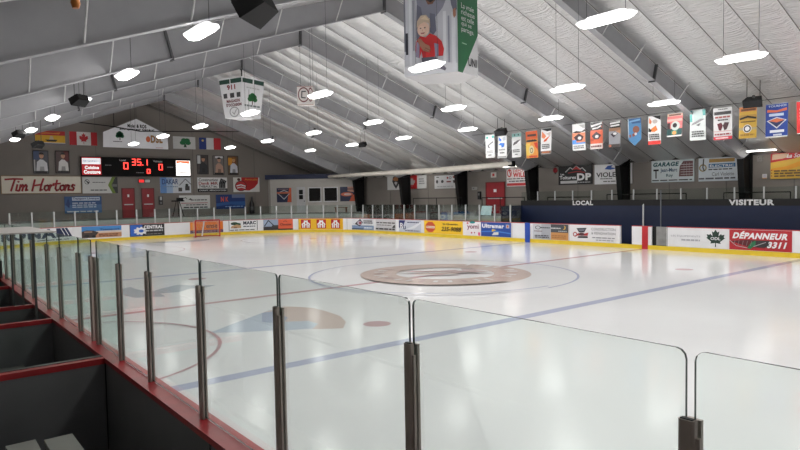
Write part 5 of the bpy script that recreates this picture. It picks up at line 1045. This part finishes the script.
# ------------------------------------------------------------------ corner room
A2, B2 = Vector((-34.4, 10.7, 0)), Vector((-28.6, 16.5, 0)); U2 = (B2-A2).normalized(); N2 = Vector((U2.y, -U2.x, 0))
t = thing('corner_room', 'white corner room with dark blue roof edge, door and two windows', 'room', (-31.5, 13.6, FLOORZ))
CW = paint((196, 192, 186), .6, 0, .04, 2.)
def rm(s, z, n=0.): q = A2+U2*s+N2*n; return Vector((q.x, q.y, z))
def rbox(mb, s0, s1, z0, z1, n0, n1, m): mb.hexa([rm(s0, z0, n0), rm(s1, z0, n0), rm(s1, z0, n1), rm(s0, z0, n1), rm(s0, z1, n0), rm(s1, z1, n0), rm(s1, z1, n1), rm(s0, z1, n1)], m)
openings = [(2.68, 3.47, FLOORZ, 3.7), (3.77, 4.86, 2.4, 3.6), (5.15, 6.33, 2.4, 3.6)]
mb = MB(); S_ = [.42]+[v for o in openings for v in o[:2]]+[8.2]
for i in range(0, len(S_)-1, 2): rbox(mb, S_[i], S_[i+1], FLOORZ, 4.4, -.1, 0, CW)
for (a, b, z0, z1) in openings:
    rbox(mb, a, b, z1, 4.4, -.1, 0, CW)
    if z0 > FLOORZ+.1: rbox(mb, a, b, FLOORZ, z0, -.1, 0, CW)
p = rm(.42, 0); mb.box((XE+.02, p.y-.1, FLOORZ), (p.x, p.y, 4.4), CW); mb.build('wall', t)
mb = MB(); rbox(mb, -.1, 8.2, 4.4, 4.8, -.3, .12, paint((24, 38, 74), .5)); mb.build('roof_fascia', t)
mb = MB(); mb.geo([rm(-.1, 4.78, -.2), rm(8.2, 4.78, -.2), (-28.6, YF-.05, 4.35), (XE+.02, YF-.05, 4.35)], [(0, 1, 2, 3)], CW); mb.build('roof', t)
mb = MB(); rbox(mb, 2.68, 3.47, FLOORZ, 3.7, -.07, -.02, paint((206, 206, 208), .5)); d = mb.build('door', t)
for z0, z1 in ((2.62, 3.0), (3.05, 3.45)): mb = MB(); rbox(mb, 2.9, 3.25, z0, z1, -.02, -.012, BLACK); sub(mb, 'door_window', d, t['_o'])
mb = MB(); rbox(mb, 3.34, 3.4, 2.4, 2.5, -.02, .03, STEEL_DK); sub(mb, 'handle', d, t['_o'])
DKG = paint((18, 17, 18), .12, 0, .0)
for (a, b, z0, z1) in openings[1:]:
    mb = MB()
    for q in ((a-.05, a+.03, z0-.05, z1+.05), (b-.03, b+.05, z0-.05, z1+.05), (a, b, z0-.05, z0+.03), (a, b, z1-.03, z1+.05)): rbox(mb, *q, -.05, .03, WHITE)
    f = mb.build('window', t); mb = MB(); rbox(mb, a, b, z0, z1, -.08, -.06, DKG); sub(mb, 'pane', f, t['_o'])
def room_poster(s0, s1, label, sh):
    F = lambda u, v, n: rm(s0+(s1-s0)*u, 2.38+1.26*v, .005+n); graphic('poster', label, 'poster', F, s1-s0, 1.26, (32, 40, 76), sh, .03, 'sports posters on the corner room')
room_poster(.9, 2.22, 'navy and orange poster with diamond outline left of the room door', [('p', [(.72, 0), (1, 0), (1, 1), (.86, 1)], (214, 92, 52)), ('p', [(.02, .66), (.5, .86), (.95, .66), (.5, .18)], (200, 200, 206)), ('p', [(.1, .64), (.5, .8), (.88, .64), (.5, .26)], (34, 40, 80)), ('r', .02, .6, .98, .72, (206, 110, 80)), ('r', .3, .5, .7, .58, (40, 36, 40))]+greek(.1, .86, .8, .96, 1, (150, 120, 130)))
room_poster(6.58, 7.92, 'navy and orange poster with oval lettering right of the room windows', [('p', [(.6, 0), (1, 0), (1, .5), (.8, .4)], (214, 92, 52)), ('p', [(.5, .7), (.9, .62), (1, .6), (1, 1), (.5, 1)], (206, 150, 130)), ('c', .45, .48, .4, .14, (214, 110, 76)), ('c', .5, .48, .24, .08, (226, 200, 190)), ('r', .7, .0, 1, .26, (214, 92, 52))]+greek(.5, .76, .9, .92, 2, (90, 60, 70)))

# ------------------------------------------------------------------ goal net pushed against the end boards
gx_, g0, g1, dep = -28.45, 1.98, 3.8, .95
t = thing('goal_net', 'red framed hockey goal with pale netting against the end boards', 'goal', (gx_, (g0+g1)/2, 0))
GR = paint((176, 34, 40), .4)
for y in (g0, g1): mb = MB(); mb.tube([(gx_, y, 0), (gx_, y, 1.22)], .045, GR, 10); mb.build('post', t)
mb = MB(); mb.tube([(gx_, g0, 1.22), (gx_, g1, 1.22)], .045, GR, 10); mb.build('crossbar', t)
mb = MB(); mb.tube([(gx_, g0, .04), (gx_-.5, g0+.02, .04), (gx_-dep, g0+.3, .04), (gx_-dep, g1-.3, .04), (gx_-.5, g1-.02, .04), (gx_, g1, .04)], .035, GR, 8); mb.build('base_frame', t)
mb = MB(); mb.tube([(gx_-.05, (g0+g1)/2-.08, 1.2), (gx_-.45, (g0+g1)/2-.08, 1.18), (gx_-dep, (g0+g1)/2-.08, .05)], .055, WHITE, 8); mb.build('center_support', t)
mb = MB(); NW = paint((206, 196, 192), .7, 0, 0)
def cord(a, b): mb.tube([a, b], .0045, NW, 3, False)
def back(y, f):      # net surface from crossbar (f=0) over the top to the ground (f=1)
    if f < .3: return (gx_-.45*f/.3, y, 1.21)
    g = (f-.3)/.7; return (gx_-.45-(dep-.45)*g, y, 1.21*(1-g)+.04*g)
for i in range(19):
    y = g0+(g1-g0)*i/18
    mb.tube([back(y, f) for f in (0, .3, .6, 1)], .0045, NW, 3, False)
for i in range(1, 14): cord(back(g0, i/14), back(g1, i/14))
for y in (g0, g1):
    for i in range(1, 8): cord((gx_-.06*i, y, .04), (gx_-.06*i, y, 1.2))
    for i in range(1, 9): cord((gx_, y, .14*i), (gx_-.5-.2*(1-i/9), y, .14*i))
mb.build('netting', t)

# ------------------------------------------------------------------ near penalty boxes
def divider(x, y1, label, grey_top=False):
    BCAP = NC
    t = thing('divider_wall', label, 'partition', (x, (YN-.2+y1)/2, .03), 'red-capped dividers of the near boxes')
    mb = MB(); mb.box((x-.04, y1, .03), (x+.04, YN-.19, NC-.06), GREYP); mb.build('panel', t)
    mb = MB(); mb.box((x-.045, y1, NC-.06), (x+.05, YN-.19, NC), CAPRED); mb.build('cap', t)
    if grey_top: mb = MB(); mb.box((x-.11, y1, NC-.07), (x-.045, YN-.19, NC+.006), paint((74, 72, 72), .4, .4)); mb.build('track', t)
divider(8.66, -14.22, 'grey box divider with red cap, nearest one at lower left', True); divider(5.69, -14.22, 'second red-capped divider behind the nearest one at left'); divider(1.01, -14.22, 'third and farthest red-capped divider at the left edge')
mb = MB(); mb.box((-3, -14.25, 0), (17, -14.2, 1.28), GREYP); struct(mb, 'wall_box')
t = thing('bench', 'pale two-plank bench inside the nearest box at bottom left', 'bench', (12, -13.6, .03)); PB = paint((160, 160, 154), .5, 0, .05, 3.)
for y0, y1 in ((-13.57, -13.33), (-13.87, -13.63)): mb = MB(); mb.box((9.27 if y0 > -13.6 else 9.2, y0, .44), (15.5, y1, .5), PB); mb.build('plank', t)
for x in (9.6, 11.5, 13.5, 15.2): mb = MB(); mb.box((x, -13.85, .03), (x+.06, -13.36, .44), STEEL_DK); mb.build('leg', t)
t = thing('bench', 'dark grey bench in the second box at left', 'bench', (7.3, -13.6, .03))
mb = MB(); mb.box((5.95, -13.6, .44), (8.3, -13.3, .49), paint((90, 90, 88), .5)); mb.build('plank', t)
for x in (6.15, 8.05): mb = MB(); mb.box((x, -13.55, .03), (x+.06, -13.35, .44), STEEL_DK); mb.build('leg', t)
# scorekeeper booth: glazed, flat pale roof
t = thing('scorekeeper_booth', 'glazed booth with flat pale grey roof at the left edge behind near glass', 'booth', (4.0, -13.5, .03))
mb = MB(); mb.box((2.75, -14.2, 2.275), (5.35, -12.72, 2.295), paint((176, 170, 164), .4, 0, .05, 3.)); mb.build('roof', t)
for (x, y) in ((2.8, -14.15), (5.3, -14.15), (2.8, -13.02), (5.3, -13.02), (4.0, -13.02)): mb = MB(); mb.box((x-.014, y-.014, .03), (x+.014, y+.014, 2.275), STEEL_DK); mb.build('corner_post', t)
for x in (2.8, 5.3):
    mb = MB(); mb.geo([(x, -14.12, 1.13), (x, -13.05, 1.13), (x, -13.05, 2.27), (x, -14.12, 2.27)], [(0, 1, 2, 3)], GLASS); mb.build('side_glass', t)
mb = MB(); mb.box((3.99, -14.1, .03), (4.07, YN-.19, NC-.06), GREYP); mb.build('counter_wall', t)
mb = MB(); mb.box((3.985, -14.1, NC-.06), (4.08, YN-.19, NC), CAPRED); mb.build('counter_cap', t)
mb = MB(); mb.box((4.1, -13.4, .72), (5.25, YN-.21, .76), paint((60, 60, 60), .5)); mb.build('desk', t)

# ------------------------------------------------------------------ world and view
wld = bpy.data.worlds.new('hall_air'); scene.world = wld; wld.use_nodes = True
wld.node_tree.nodes['Background'].inputs[0].default_value = (.02, .02, .02, 1)
vs_ = scene.view_settings; vs_.view_transform = 'Standard'; vs_.look = 'None'; vs_.gamma = 1; vs_.exposure = 0.0; vs_.use_curve_mapping = False
scene.cycles.max_bounces = 12; scene.cycles.diffuse_bounces = 6; scene.cycles.transparent_max_bounces = 48; scene.cycles.use_denoising = True
scene.cycles.sample_clamp_indirect = 8; scene.cycles.sample_clamp_direct = 6
for o in COL.objects:
    for k in ('_o', '_obj'):
        if k in o: del o[k]
